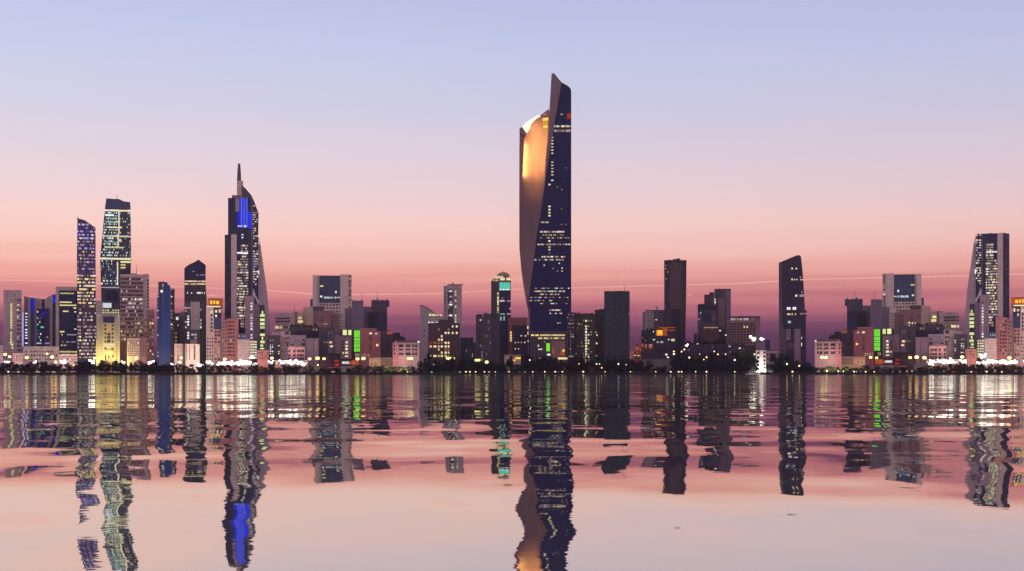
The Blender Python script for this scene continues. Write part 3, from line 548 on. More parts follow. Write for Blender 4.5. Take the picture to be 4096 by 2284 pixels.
    b.wins('window_glass', [(834, 840, 878, 870), (834, 880, 878, 912), (770, 830, 800, 850), (770, 870, 800, 890)], -1.5); b.wins('lit_warm', [(838, 934, 876, 957), (848, 985, 888, 1007)], -1.5); b.wins('lit_dim', [(764, 934, 780, 952), (795, 934, 820, 952)]); b.grid('window_plum', 715, 960, 815, 1080, 4, 3, 0.5, 0.5)
    b = B('E', 'white_front_house', L('pinkish white house with small square windows behind the floodlights', 'pinkish white house with small square windows behind the eastern floodlights'), 'building', 1985, 408, m)
    b.box('wall', 'plaster_pink', 300, 1010, 520); b.box('roof_room', 'plaster_mauve', 330, 985, 430, 1010, 2, 18); b.parapet('plaster_pale', 300, 520, 1010, 4)
    for x0, x1 in ((303, 330), (369, 396), (420, 450), (455, 480), (484, 508)): b.wins([('window_plum', 3), ('window_grey', 2)], [(x0, 1040, x1, 1075), (x0, 1096, x1, 1126), (x0, 1140, x1, 1175)])
    # quay-side shops
    b = B('E', 'dark_pavilion', L('black flat-roofed pavilion on the waterfront beside red-lit shops, west side', 'black flat-roofed pavilion on the waterfront beside red-lit shops, east side'), 'building', 1965, 860, m)
    b.box('wall', 'black_wall', 735, 1094, 985); b.box('roof_slab', 'black_wall', 730, 1088, 990, 1096, -1, 24); b.box('lower_wing', 'brick_dark', 720, 1170, 900, None, -5, -0.1); b.units(750, 970, 1088, 3, 10)
    b.grid([('window_plum', 6), ('lit_ember', 1)], 745, 1110, 980, 1165, 8, 2, 0.5, 0.4)
    b = B('E', 'red_lit_shop', L('shop row glowing red with a white lit sign, west waterfront', 'shop row glowing red with a white lit sign, east waterfront'), 'building', 1950, 1065, m)
    b.box('wall', 'brick_dark', 900, 1165, 1230); b.box('roof_slab', 'black_wall', 896, 1158, 1235, 1166, -1.5, 20); b.box('sign', 'lit_white', 1005, 1194, 1096, 1225, -0.5, -0.1)
    b.wins('lit_ember', [(1100, 1196, 1130, 1232), (1134, 1180, 1176, 1238), (1180, 1172, 1226, 1238)]); b.wins('lit_red', [(905, 1172, 960, 1198), (912, 1224, 965, 1248)])
    b.box('awning', 'brick_red', 815, 1262, 990, 1280, -6, -0.2)
    b = B('E', 'beige_kiosk', L('blank beige kiosk box on the quay beneath orange street lamps, west side', 'blank beige kiosk box on the quay beneath orange street lamps, east side'), 'kiosk', 1930, 645, m)
    b.box('wall', 'khaki_wall', 575, 1256, 716, None, 0, 12); b.box('roof_slab', 'concrete_grey', 572, 1251, 719, 1257, -.5, 12.5); b.wins('lit_yellow', [(578, 1332, 605, 1354), (622, 1332, 660, 1354)])
    b = B('E', 'beige_boathouse', L('long beige shed with lit doors at the water, west of the green stair', 'long beige shed with lit doors at the water, east of the eastern green stair'), 'shed', 1932, 1000, m)
    b.box('wall', 'khaki_wall', 990, 1260, 1172, None, 0, 12); b.box('dark_wing', 'brick_dark', 735, 1284, 989, None, 1, 12); b.box('roof_slab', 'concrete_grey', 987, 1255, 1175, 1261, -.5, 12.5)
    b.wins('lit_warm', [(738, 1324, 752, 1356), (803, 1326, 826, 1356), (872, 1322, 885, 1360), (896, 1324, 910, 1360)], 1); b.wins('lit_cream', [(965, 1330, 1000, 1356)])
    b = B('E', 'tan_wall_house', L('low tan house with two small dark windows below the red-pink block', 'low tan house with two small dark windows below the eastern red-pink block'), 'building', 1955, 1515, m)
    b.box('wall', 'khaki_wall', 1358, 1152, 1668, None, 0, 16); b.box('upper_wall', 'olive_wall', 1510, 1148, 1668, 1250, -0.6, -0.05); b.box('roof_slab', 'concrete_grey', 1354, 1146, 1672, 1153, -1, 16.5); b.wins('window_glass', [(1388, 1211, 1409, 1236), (1434, 1212, 1452, 1234)])
    # low roadside sheds and arcades among the lamps, white fronts added for the lamp glare
    b = B('E', 'glare_arcade', L('low arcade with white glowing fronts added for the floodlight glare, west side', 'low arcade with white glowing fronts added for the floodlight glare, east side'), 'building', 1962, 250, m)
    b.box('wall', 'brick_brown', 130, 1190, 560, None, 0, 14); b.box('canopy', 'steel_pale', 125, 1182, 566, 1191, -3, 14); b.band([('lit_white', 3), ('lit_cream', 3), ('lit_dim', 2), ('window_plum', 2)], 140, 1200, 555, 1228, 16); b.wins('lit_ember', [(160, 1310, 190, 1356), (195, 1308, 218, 1356)], -0.2); b.band([('lit_white', 2), ('lit_dim', 2), ('window_plum', 3)], 230, 1325, 560, 1350, 22, skip=.2)
district(False)
district(True)

# ------------------------------------------------------------------ middle of the skyline
b = B('F', 'curved_roof_block', 'grey-olive block whose roof sweeps down in one curve', 'building', 2075, 545)
b.prism('wall', 'concrete_grey', [(437, 507), (470, 510), (505, 524), (545, 548), (585, 578), (622, 612), (650, 636), (725, 640), (725, None), (437, None)], 0, 22)
b.prism('roof_edge', 'steel_dark', [(435, 501), (472, 504), (508, 517), (548, 541), (588, 572), (626, 606), (652, 630), (650, 636), (622, 612), (585, 578), (545, 548), (505, 524), (470, 510), (437, 507)], -0.8, 22.5)
b.wins('lit_lime', [(550, 610, 580, 636), (590, 612, 616, 636), (622, 614, 640, 636), (652, 616, 668, 634), (686, 620, 712, 636)], -0.05); b.wins('lit_white', [(540, 708, 562, 727), (576, 710, 602, 725), (628, 710, 640, 720), (645, 710, 662, 718)], -0.1); b.wins('window_grey', [(482, 800, 498, 826), (482, 870, 494, 892), (445, 640, 460, 656)])
b = B('F', 'striped_tower', 'narrow mauve tower with a dark window slot down its front', 'building', 2130, 846)
b.prism('wall', 'concrete_mauve', [(733, 262), (780, 258), (780, 244), (960, 244), (960, None), (733, None)]); b.box('roof_beam', 'steel_dark', 780, 240, 962, 246, -0.4, 24.3); b.box('slot', 'window_glass', 784, 303, 850, 690, -0.4, -0.02)
b.box('rooftop_unit', 'steel_dark', 838, 216, 854, 242, 4, 8); b.box('antenna', 'steel_dark', 964, 232, 974, 250, 4, 6); b.box('fin', 'concrete_grey', 735, 264, 745, None, -1, -0.05); b.units(790, 950, 242, 3, 8)
b.grid([('lit_white', 2), ('window_grey', 3), ('lit_mauve', 2)], 802, 310, 842, 680, 1, 11, 0.85, 0.62, -0.4); b.grid([('lit_mauve', 1), ('window_plum', 2)], 786, 310, 801, 680, 1, 11, 0.7, 0.6, -0.4); b.grid([('lit_cream', 2), ('window_grey', 1)], 874, 315, 890, 725, 1, 11, 0.85, 0.6); b.grid('window_grey', 748, 330, 764, 725, 1, 9, 0.8, 0.5)
b = B('F', 'red_dark_block', 'dark maroon block sprinkled with warm lit square windows', 'building', 2005, 738)
b.box('wall', 'brick_dark', 541, 732, 935); b.box('roof_room', 'dark_grey', 670, 680, 860, 732, 2, 20); b.parapet('brick_dark', 541, 935, 732, 4); b.units(560, 920, 730, 4, 12)
for x in (541, 650, 730, 812, 925): b.box('pier', 'dark_grey', x, 735, x + 10, None, -0.9, -0.05)
XS = [(557, 584), (605, 643), (662, 681), (697, 721), (744, 773), (785, 804), (834, 856), (884, 908)]
MAP = {767: '......WW', 805: '..d..d..', 848: '....WWww', 889: '...w....', 933: '..wW....', 972: 'eeddWw..', 1017: 'WWwwWw..', 1055: '..w.dd..', 1094: '...wWw..', 1136: 'yYyyYd..'}
for y, row in MAP.items():
    for (x0, x1), c in zip(XS, row):
        mt = {'W': 'lit_cream', 'w': 'lit_warm', 'd': 'lit_dim', 'e': 'lit_ember', 'y': 'lit_yellow', 'Y': 'lit_yellow', '.': 'window_plum'}[c]
        b.win(mt, x0, y - 13, x1, y + 13)
b = B('F', 'scaffold_pavilion', 'open white-framed pavilion at the foot of the maroon block', 'pavilion', 1950, 740)
for x in (600, 650, 700, 772, 828, 874): b.box('post', 'steel_pale', x, 1205, x + 5, None, 0, 1)
b.box('roof_slab', 'brick_dark', 595, 1190, 880, 1206, -1, 14); b.box('back_wall', 'dark_olive', 600, 1206, 878, None, 10, 14); b.wins('lit_cream', [(665, 1242, 674, 1262), (772, 1285, 780, 1300), (605, 1240, 640, 1250)], 10); b.box('beam', 'steel_pale', 600, 1235, 700, 1240, 0, 1)
b = B('F', 'slate_block', 'low slate-blue block between the maroon block and a grey slab', 'building', 2090, 1020)
b.box('wall', 'dark_teal', 940, 908, 1040); b.box('wall', 'dark_grey', 1041, 908, 1103, None, -1, 20); b.box('side_wall', 'dark_mauve', 1104, 966, 1133, None, 1, 18); b.wins('lit_dim', [(1012, 1046, 1020, 1085), (1085, 1105, 1098, 1150)], -1); b.parapet('dark_grey', 940, 1103, 908, 4)
b = B('F', 'grey_slab_block', 'broad dark grey slab block left of the orange-topped building', 'building', 2045, 1282)
b.box('wall', 'dark_grey', 1135, 622, 1226); b.box('wall', 'dark_mauve', 1227, 607, 1331, None, -1, 22); b.box('wall', 'dark_grey', 1332, 603, 1436, None, 0.5, 22); b.box('roof_room', 'black_wall', 1150, 614, 1210, 640, -0.3, -0.02); b.box('fin', 'steel_pale', 1212, 612, 1220, 655, -0.6, -0.05)
b.wins('lit_mauve', [(1182, 676, 1204, 698)]); b.grid([('window_grey', 4), ('window_glass', 6), ('lit_dim', 1)], 1234, 640, 1326, 1180, 4, 12, .5, .45, -1); b.grid([('window_glass', 6), ('window_grey', 2)], 1140, 700, 1222, 1180, 3, 10, .5, .45); b.wins([('lit_dim', 1)], [(1188, 995, 1202, 1020), (1206, 1075, 1216, 1200)]); b.units(1230, 1420, 606, 3, 10)
b = B('F', 'crowned_tower', 'slim tower with an ornate golden dome and a glowing cyan window', 'building', 2120, 1448)
b.box('wall', 'dark_mauve', 1325, 212, 1424); b.box('glass_wall', 'navy_glass', 1425, 316, 1571, None, 0.6, 22); b.box('cornice', 'gold_ornament', 1322, 200, 1574, 213, -1, 23)
b.box('window_frame', 'plaster_pale', 1424, 210, 1571, 316, 0, 20); b.box('cyan_window', 'lit_cyan', 1434, 219, 1562, 300, -0.5, -0.05); b.band([('lit_teal', 2), ('lit_white', 2)], 1430, 290, 1562, 314, 8, -0.1)
b.grid([('lit_yellow', 3), ('lit_cream', 2), ('lit_dim', 2)], 1399, 342, 1423, 632, 1, 11, 0.9, 0.75); b.band('lit_cream', 1432, 437, 1494, 456, 5, 0.6); b.band('lit_mauve', 1524, 436, 1570, 458, 3, 0.6); b.band('lit_teal', 1436, 603, 1498, 620, 4, 0.6); b.band('lit_mauve', 1524, 598, 1566, 622, 3, 0.6); b.band([('lit_teal', 1), ('window_glass', 1)], 1436, 640, 1498, 694, 3, 0.6); b.wins('lit_mauve', [(1556, 532, 1570, 556), (1460, 405, 1474, 420)], 0.6)
b.prism('crown_base', 'gold_ornament', [(1335, 200), (1338, 182), (1366, 165), (1366, 140), (1395, 135), (1572, 150), (1572, 200)], 1, 20); b.box('lit_crown', 'lit_cream', 1368, 138, 1476, 168, 0.4, 0.95); b.band([('lit_cream', 3), ('lit_warm', 2), ('gold_ornament', 2)], 1440, 155, 1570, 190, 7, 0.9); b.band([('lit_cream', 2), ('gold_ornament', 2)], 1340, 180, 1436, 198, 7, 0.9)
bm = bmesh.new(); u0, zb = b.u(1478), b.z(135); rx = abs(b.u(1560) - b.u(1396)) / 2; prof = [(1, 0), (.97, .25), (.85, .52), (.62, .78), (.34, .95), (.12, 1.0), (.09, 1.1), (.01, 1.22)]; hz = b.z(82) - zb
rings = [[bm.verts.new((u0 + rx * r * math.cos(a * math.pi / 8), 11 + 9 * r * math.sin(a * math.pi / 8), zb + hz * h)) for a in range(16)] for r, h in prof]
for i in range(len(rings) - 1):
    for k in range(16): bm.faces.new((rings[i][k], rings[i][(k + 1) % 16], rings[i + 1][(k + 1) % 16], rings[i + 1][k]))
bm.faces.new(rings[0]); bm.faces.new(rings[-1]); mesh_obj('dome', bm, 'gold_ornament', b.o)
b = B('H', 'orange_lit_block', 'block washed orange at the top, tucked against the tallest tower', 'building', 2100, 155)
b.box('wall', 'brick_red', 70, 897, 240); b.parapet('brick_brown', 70, 240, 897, 4); b.col('lit_warm', 87, 103, (1020, 1035, 1050, 1065, 1080, 1095), 9)
b = B('H', 'dark_front_block', 'small dark block with scattered lit windows at the tallest tower’s flank', 'building', 2050, 172)
b.box('wall', 'dark_purple', 105, 962, 243); b.units(120, 180, 962, 3, 12); b.wins('lit_cream', [(180, 1046, 190, 1056), (216, 1046, 228, 1058), (236, 968, 262, 990), (240, 1015, 258, 1042), (242, 1088, 262, 1106), (130, 1104, 138, 1116), (156, 1104, 163, 1114), (182, 1104, 189, 1114), (212, 1104, 220, 1114), (130, 1160, 138, 1170), (158, 1160, 165, 1170)]); b.grid('window_glass', 110, 985, 235, 1190, 6, 7, 0.4, 0.35)
b = B('H', 'lit_kiosk', 'low kiosk glowing warm below the dark flank of the tallest tower', 'kiosk', 1950, 110)
b.box('wall', 'concrete_tan', 38, 1222, 180, None, 0, 14); b.box('roof_slab', 'concrete_grey', 35, 1216, 184, 1223, -1, 15); b.wins('lit_amber', [(95, 1258, 134, 1272), (135, 1238, 180, 1254)])

# ------------------------------------------------------------------ the tallest tower
b = B('P', 'twisted_skyscraper', 'tallest navy skyscraper with a sculpted stone wing and a glowing golden crown', 'skyscraper', 2030, 2185)
NE = [(330, 2246.6), (488.6, 2218.6), (692, 2185.6), (854.7, 2162.7), (938, 2147), (1043.8, 2135.6), (1117, 2124), (1209, 2115), (1241, 2113.5), (1500, 2113.5)]
FE = [(294, 2206), (438, 2198), (554.7, 2190.6), (636, 2183), (707, 2180.5)]
LE = [(438, 2079), (519, 2078.8), (748, 2077.8), (998, 2078), (1076, 2085), (1145, 2094), (1223, 2108), (1241, 2112.6)]
def lerp(tab, y):
    if y <= tab[0][0]: return tab[0][1]
    for (a, p), (c, q) in zip(tab, tab[1:]):
        if y <= c: return p + (q - p) * (y - a) / (c - a)
    return tab[-1][1]
b.prism('glass_shaft', 'tower_glass', [(2246.6, 330), (2262, 338), (2274.5, 346), (2282, 354), (2285, 364), (2285, None), (2113.5, None)] + [(x, y) for y, x in NE[::-1] if y < 1300], 0, 42)
b.prism('stone_fin', 'stone_fin', [(2206, 299), (2208, 295), (2211.5, 294), (2218.6, 295.6), (2226, 306), (2236, 319), (2246.4, 329.8)] + [(x - .2, y) for y, x in NE[1:3]] + [(2179, 735), (2180.5, 707), (2183, 636), (2190.6, 554.7), (2198, 438)], -2, 36)
PROF = [(0, -2), (0.10, 1.5), (0.16, 5), (0.38, 9), (0.60, 13), (0.80, 14), (0.92, 10), (1.0, 5)]
def wing_top(x):
    return lerp([(2078, 519), (2091.5, 506), (2117, 485), (2152.5, 465), (2168, 462), (2196, 440), (2300, 440)], x)
ys = [440 + 0 * k for k in range(1)] + [480, 520, 560, 620, 680, 740, 800, 860, 920, 1000, 1076, 1145, 1200, 1223, 1240]
bm = bmesh.new(); grid = []
def wing_pt(y, s, first=False):
    xl = lerp(LE, y); xr = lerp(FE, y) if y < 707 else lerp(NE, y)
    x = xl + (xr - xl) * s
    yy = max(y, wing_top(x)); xl = lerp(LE, yy); xr = lerp(FE, yy) if yy < 707 else lerp(NE, yy); x = xl + (xr - xl) * s
    k = 1.0 if yy < 700 else max(0.12, 1 - (yy - 700) / 420)
    for (s0, v0), (s1, v1) in zip(PROF, PROF[1:]):
        if s <= s1: v = v0 + (v1 - v0) * (s - s0) / (s1 - s0); break
    return (b.u(x), -2 + (v + 2) * k, b.z(yy))
cols = [s for s, _ in PROF]
for y in ys: grid.append([bm.verts.new(wing_pt(y, s)) for s in cols])
back = [[bm.verts.new((v.co.x, 30, v.co.z)) for v in (row[0], row[-1])] for row in grid]
for i in range(len(ys) - 1):
    for k in range(len(cols) - 1): bm.faces.new((grid[i][k], grid[i][k + 1], grid[i + 1][k + 1], grid[i + 1][k]))
    bm.faces.new((grid[i][0], grid[i + 1][0], back[i + 1][0], back[i][0])); bm.faces.new((grid[i][-1], back[i][1], back[i + 1][1], grid[i + 1][-1])); bm.faces.new((back[i][0], back[i + 1][0], back[i + 1][1], back[i][1]))
bm.faces.new([v for v in grid[0]] + [back[0][1], back[0][0]])
bmesh.ops.remove_doubles(bm, verts=bm.verts, dist=0.001)
mesh_obj('stone_wing', bm, 'stone_brown', b.o)
def wing_panel(name, mat, x0, y0, x1, y1, off=0.35):
    """a glowing panel on the folded wing, floodlit gold put into its emission"""
    bm = bmesh.new(); q = []
    for (x, y) in ((x0, y0), (x1, y0), (x1, y1), (x0, y1)):
        xl = lerp(LE, y); xr = lerp(FE, y) if y < 707 else lerp(NE, y); s = min(1, max(0, (x - xl) / (xr - xl)))
        p = wing_pt(y, s); q.append(Vector((b.u(x), p[1] - off, b.z(y))))
    a = [bm.verts.new(p) for p in q]; c = [bm.verts.new(p + Vector((0, .3, 0))) for p in q]
    bm.faces.new(a); bm.faces.new(c[::-1])
    for i in range(4): bm.faces.new((a[i], c[i], c[(i + 1) % 4], a[(i + 1) % 4]))
    return mesh_obj(name, bm, mat, b.o)
for (x0, y0, x1, y1, mt) in ((2170, 466, 2193, 478, 'crown_glow_yellow'), (2171, 481, 2192, 493, 'crown_glow_gold'), (2173, 496, 2190, 508, 'crown_glow_yellow'), (2175, 511, 2189, 523, 'crown_glow_gold'), (2178, 526, 2188, 538, 'crown_glow_gold')): wing_panel('glow_panel', mt, x0, y0, x1, y1)  # gold of the floodlit wall put into glowing panels
b.prism('crown_rim', 'crown_glow_white', [(2089, 507), (2100, 497), (2117, 484), (2136, 472), (2155, 462), (2161, 464), (2150, 472), (2132, 488), (2122, 504), (2120, 516), (2107, 534), (2096, 524)], -4.5, -2.2)  # rim is no lamp, its floodlit brightness is emitted by the material
b.prism('crown_cap', 'stone_fin', [(2078, 517), (2088, 508), (2106, 535), (2100, 549), (2078, 530)], -5, 3)
b.prism('crown_beam', 'brick_red', [(2160, 464), (2196, 436), (2195, 446), (2172, 463), (2195, 463), (2195, 467), (2160, 467)], -2.6, -1.2)
b.prism('rose_edge', 'brick_red', [(2078.6, 532), (2097, 552), (2095, 600), (2090, 700), (2082, 800), (2077.6, 1000), (2077, 800), (2077.6, 600)], -2.8, -2.02)
def tw(y, x0, x1, n, mt, h=6, skip=.12): b.band(mt, x0, y - h / 2, x1, y + h / 2, n, 0, 0.2, skip=skip)
b.view('G')
G1 = [('lit_cream', 3), ('lit_white', 1), ('lit_warm', 2), ('lit_mauve', 3), ('lit_dim', 4)]
for (y, x0, x1, n, h, sk) in ((462, 427, 556, 13, 16, .25), (497, 427, 556, 13, 20, .05), (368, 465, 506, 4, 9, .3), (1217, 316, 380, 7, 13, 0), (1292, 312, 510, 14, 14, .1), (1318, 330, 510, 12, 8, .45), (1340, 316, 545, 13, 9, .5), (1391, 284, 560, 17, 13, .15)): b.band(G1, x0, y - h / 2, x1, y + h / 2, int(n * 1.5), 0, .2, skip=sk)
b.box('red_beacon_panel', 'lit_red', 527, 362, 559, 405, -0.5, -0.05)
for y in list(range(550, 690, 25)) + list(range(745, 870, 25)) + [888]: b.win([('lit_yellow', 2), ('lit_cream', 2), ('lit_dim', 1)], 403, y - 4, 420, y + 4)
for y in (921, 1093, 1118, 1142, 1166, 1365, 1413, 1434): b.win([('lit_yellow', 2), ('lit_cream', 2)], 381, y - 6, 397, y + 6)
for (x, y) in ((450, 940), (487, 960), (485, 1112), (518, 790), (485, 1235), (518, 1235)): b.win('lit_dim', x - 5, y - 4, x + 5, y + 4)
b.view('H')
for (y, x0, x1, n, h, sk) in ((363, 362, 570, 14, 13, .25), (389, 295, 555, 16, 13, .2), (637, 292, 618, 16, 9, .35), (663, 292, 565, 15, 13, .2), (690, 345, 515, 10, 12, .2), (717, 265, 610, 17, 10, .5), (744, 258, 610, 17, 10, .55), (770, 322, 585, 12, 10, .8), (827, 426, 528, 6, 14, 0), (856, 432, 540, 6, 10, .6), (940, 495, 532, 3, 6, 0)): b.band(G1 + [('lit_teal', 1)], x0, y - h / 2, x1, y + h / 2, int(n * 1.5), 0, .2, skip=sk)
for (x, y) in ((432, 225), (432, 280), (432, 307), (432, 333), (516, 421), (463, 465), (540, 462), (500, 488), (540, 488), (385, 437)): b.win([('lit_cream', 2), ('lit_dim', 2)], x - 6, y - 5, x + 6, y + 5)
b.box('dark_edge', 'stone_brown', 250, 800, 262, 1010, -0.6, -0.05)
b = B('H', 'tower_podium', 'lit lobby podium at the base of the tallest skyscraper', 'building', 1995, 418)
b.box('wall', 'dark_grey', 262, 1022, 592); b.box('roof_slab', 'dark_mauve', 258, 1012, 596, 1024, -1, 24); b.band('lit_warm', 270, 1037, 338, 1053, 5); b.band([('lit_warm', 3), ('lit_cream', 1)], 348, 1037, 566, 1053, 12); b.band([('lit_warm', 2), ('lit_dim', 1)], 330, 1064, 560, 1080, 13)
b.box('green_screen', 'lit_green', 403, 1116, 434, 1186, -0.5, -0.05); b.grid([('window_plum', 3), ('lit_dim', 1)], 330, 1095, 400, 1185, 3, 4, 0.5, 0.5); b.box('red_bay', 'brick_brown', 445, 1095, 568, None, -0.7, -0.05); b.wins('lit_amber', [(542, 1170, 562, 1190)], -0.7); b.wins('lit_ember', [(526, 1192, 562, 1220), (455, 1165, 472, 1210)], -0.7); b.wins('lit_white', [(410, 1208, 438, 1222), (332, 1164, 368, 1174), (330, 1130, 338, 1145)], -0.7)
for x in (262, 300, 440, 585): b.box('pier', 'dark_mauve', x, 1026, x + 6, None, -1.2, -0.05)
b = B('H', 'lit_canopy', 'bright yellow lit canopy in front of the tower podium', 'canopy', 1955, 547)
b.box('roof', 'lit_yellow', 505, 1240, 585, 1256, 0, 9); b.box('counter', 'lit_lime', 508, 1288, 586, 1300, 2, 6)
for x in (508, 545, 580): b.box('post', 'steel_dark', x, 1256, x + 4, None, 1, 2)
b = B('H', 'banded_dark_block', 'dark block with faint violet floor bands at the tallest tower’s right foot', 'building', 2010, 612)
b.box('wall', 'dark_purple', 578, 848, 660); b.units(585, 650, 848, 3, 8)
for y in (866, 892, 915, 945, 978, 1040, 1060, 1110, 1165, 1230): b.band([('lit_mauve', 1), ('lit_dim', 1), ('window_grey', 3)], 585, y - 5, 640, y + 5, 6, skip=.25)
b.box('lamp_pole', 'steel_pale', 612, 1000, 616, None, -1.5, -1)
b.wins('lit_cream', [(618, 1055, 642, 1064), (618, 1225, 640, 1235)])
b = B('I', 'garden_roof_block', 'dark block with shrubs along its roof and two columns of lit windows', 'building', 2035, 330)
b.box('wall', 'dark_olive', 195, 540, 475); b.shrubs(200, 470, 541, 8, 44); b.parapet('dark_olive', 195, 475, 540, 5)
for y in (628, 703, 741, 780, 820, 857, 895, 935, 972, 1010, 1047, 1085, 1123, 1160, 1195): b.win([('lit_cream', 3), ('lit_yellow', 2), ('lit_white', 1)], 344, y - 13, 370, y + 13)
for y in (628, 700, 818, 895, 935, 1010, 1085, 1120, 1158): b.win([('lit_cream', 3), ('lit_dim', 2)], 381, y - 11, 400, y + 11)
b.wins('lit_dim', [(415, 772, 436, 792), (416, 808, 436, 828), (420, 620, 438, 636), (416, 1042, 432, 1060), (240, 656, 270, 682)]); b.grid([('window_glass', 5), ('window_grey', 4), ('lit_dim', 1)], 205, 600, 335, 1200, 5, 12, .5, .4)
b = B('I', 'charcoal_block', 'charcoal block leaning against the dark teal tower', 'building', 2060, 540)
b.prism('wall', 'dark_grey', [(476, 480), (560, 466), (604, 462), (604, None), (476, None)]); b.wins('lit_cream', [(498, 810, 512, 832), (490, 925, 512, 950)]); b.wins('lit_dim', [(458 + 25, 770, 500, 795)]); b.grid([('window_grey', 4), ('window_glass', 4), ('lit_dim', 1)], 485, 520, 600, 1180, 4, 13, .6, .45)
b = B('I', 'teal_dark_tower', 'plain dark teal tower with two vertical seams and a ragged roof', 'building', 2020, 778)
b.box('wall', 'dark_teal', 604, 222, 748); b.box('centre_bay', 'dark_teal', 752, 222, 828, None, -0.8, 22); b.box('wall', 'dark_teal', 832, 222, 905, None, 0, 22); b.box('side_wall', 'dark_grey', 906, 224, 954, None, 1, 22)
for x in (748, 828): b.box('seam', 'black_wall', x, 222, x + 4, None, 0.3, 22)
b.units(610, 940, 222, 12, 7, 'dark_teal'); b.shrubs(625, 720, 222, 4, 9); b.shrubs(750, 830, 222, 3, 12); b.box('balcony', 'steel_pale', 932, 524, 957, 540, -0.6, 1)
for y in range(260, 1200, 42): b.band([('slate_glass', 3), ('window_glass', 4)], 610, y, 744, y + 16, 9); b.band([('slate_glass', 3), ('window_glass', 4)], 838, y, 902, y + 16, 5); b.band([('slate_glass', 3), ('window_glass', 5)], 758, y, 822, y + 16, 4, -0.8)
b = B('I', 'chimney_block', 'grey block with a rooftop chimney behind the dark plum tower', 'building', 2120, 1278)
b.box('wall', 'concrete_grey', 1128, 507, 1164); b.box('wall', 'concrete_mauve', 1165, 482, 1280, None, -1, 20); b.box('wall', 'purple_wall', 1281, 476, 1440, None, 0.5, 20); b.box('chimney', 'steel_pale', 1309, 430, 1338, 478, 5, 10); b.box('roof_slab', 'steel_dark', 1162, 477, 1283, 483, -1.5, 21); b.wins('lit_yellow', [(1302, 606, 1330, 618)], 0.5); b.grid('window_plum', 1290, 500, 1430, 740, 4, 6, .5, .45, .5); b.grid('window_grey', 1132, 530, 1160, 730, 1, 7, .6, .5)
b = B('I', 'dark_garden_block', 'dark planted block below the rooftop chimney', 'building', 2075, 1200)
b.box('wall', 'dark_teal', 1112, 762, 1300); b.shrubs(1130, 1290, 764, 4, 52); b.wins('lit_cream', [(1272, 876, 1300, 892), (1272, 765, 1284, 785)]); b.grid([('window_glass', 5), ('lit_ember', 1)], 1120, 800, 1290, 1030, 5, 6, .5, .45)
b = B('I', 'orange_box_block', 'dark block topped by a glowing orange glass box', 'building', 2020, 1450)
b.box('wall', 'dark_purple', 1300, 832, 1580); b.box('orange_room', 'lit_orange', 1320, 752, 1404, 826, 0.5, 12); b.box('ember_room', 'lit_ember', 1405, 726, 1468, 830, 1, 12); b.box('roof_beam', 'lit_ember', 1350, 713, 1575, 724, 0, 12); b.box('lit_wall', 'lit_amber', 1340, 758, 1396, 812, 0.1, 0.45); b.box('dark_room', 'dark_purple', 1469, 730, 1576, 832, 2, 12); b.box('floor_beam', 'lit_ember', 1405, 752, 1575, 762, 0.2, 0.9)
b.wins('lit_yellow', [(1476, 876, 1500, 890), (1522, 872, 1570, 906)]); b.wins('lit_mauve', [(1322, 905, 1350, 930), (1370, 905, 1412, 930)]); b.grid('window_glass', 1310, 940, 1570, 1060, 7, 3, .5, .4)
b = B('I', 'ember_brick_house', 'small brick house glowing orange between the teal tower and the orange box', 'building', 2000, 1060)
b.box('wall', 'brick_brown', 1012, 1000, 1112); b.box('tower_block', 'brick_brown', 1030, 965, 1106, 1000, 1, 12); b.box('roof_hut', 'brick_dark', 1040, 944, 1070, 965, 2, 8); b.wins('lit_ember', [(1034, 985, 1070, 1030), (1076, 985, 1104, 1028)], 0); b.wins('lit_amber', [(1012, 1090, 1040, 1108), (1060, 1096, 1086, 1110), (1118 - 10, 1024, 1145 - 30, 1036)]); b.grid([('window_plum', 3), ('lit_ember', 1)], 1016, 1040, 1110, 1160, 4, 3, .5, .5)
b = B('I', 'salmon_house', 'narrow salmon house squeezed at the foot of the dark teal tower', 'building', 1985, 978)
b.box('wall', 'plaster_pink', 957, 1038, 1000); b.parapet('brick_brown', 957, 1000, 1038, 4); b.grid([('window_plum', 2), ('lit_ember', 2)], 960, 1045, 998, 1150, 2, 4, .6, .6)
b = B('I', 'red_lit_house', 'dark house with red and pink lit windows under the planted block', 'building', 1992, 1205)
b.box('wall', 'brick_dark', 1113, 920, 1295); b.wins('lit_ember', [(1118, 940, 1140, 985), (1160, 975, 1190, 1000), (1216, 970, 1262, 1004)]); b.wins('lit_mauve', [(1216, 950, 1262, 968), (1162, 950, 1186, 966)]); b.parapet('dark_purple', 1113, 1295, 920, 4); b.grid('window_plum', 1120, 1010, 1290, 1060, 5, 1, .5, .5)
b = B('I', 'olive_warehouse', 'big blank olive-grey warehouse wall near the water', 'warehouse', 1960, 1340)
b.box('wall', 'olive_wall', 1120, 1150, 1556); b.box('upper_block', 'dark_purple', 1140, 1065, 1600, 1150, 3, 24); b.box('roof_slab', 'dark_olive', 1117, 1142, 1560, 1151, -.5, 24); b.box('gate_block', 'black_wall', 1276, 1278, 1420, None, -5, -0.1); b.wins('lit_cream', [(1440, 1080, 1470, 1094), (1464, 1116, 1490, 1136), (1545, 1070, 1572, 1092), (1545, 1040, 1572, 1052)], 3)
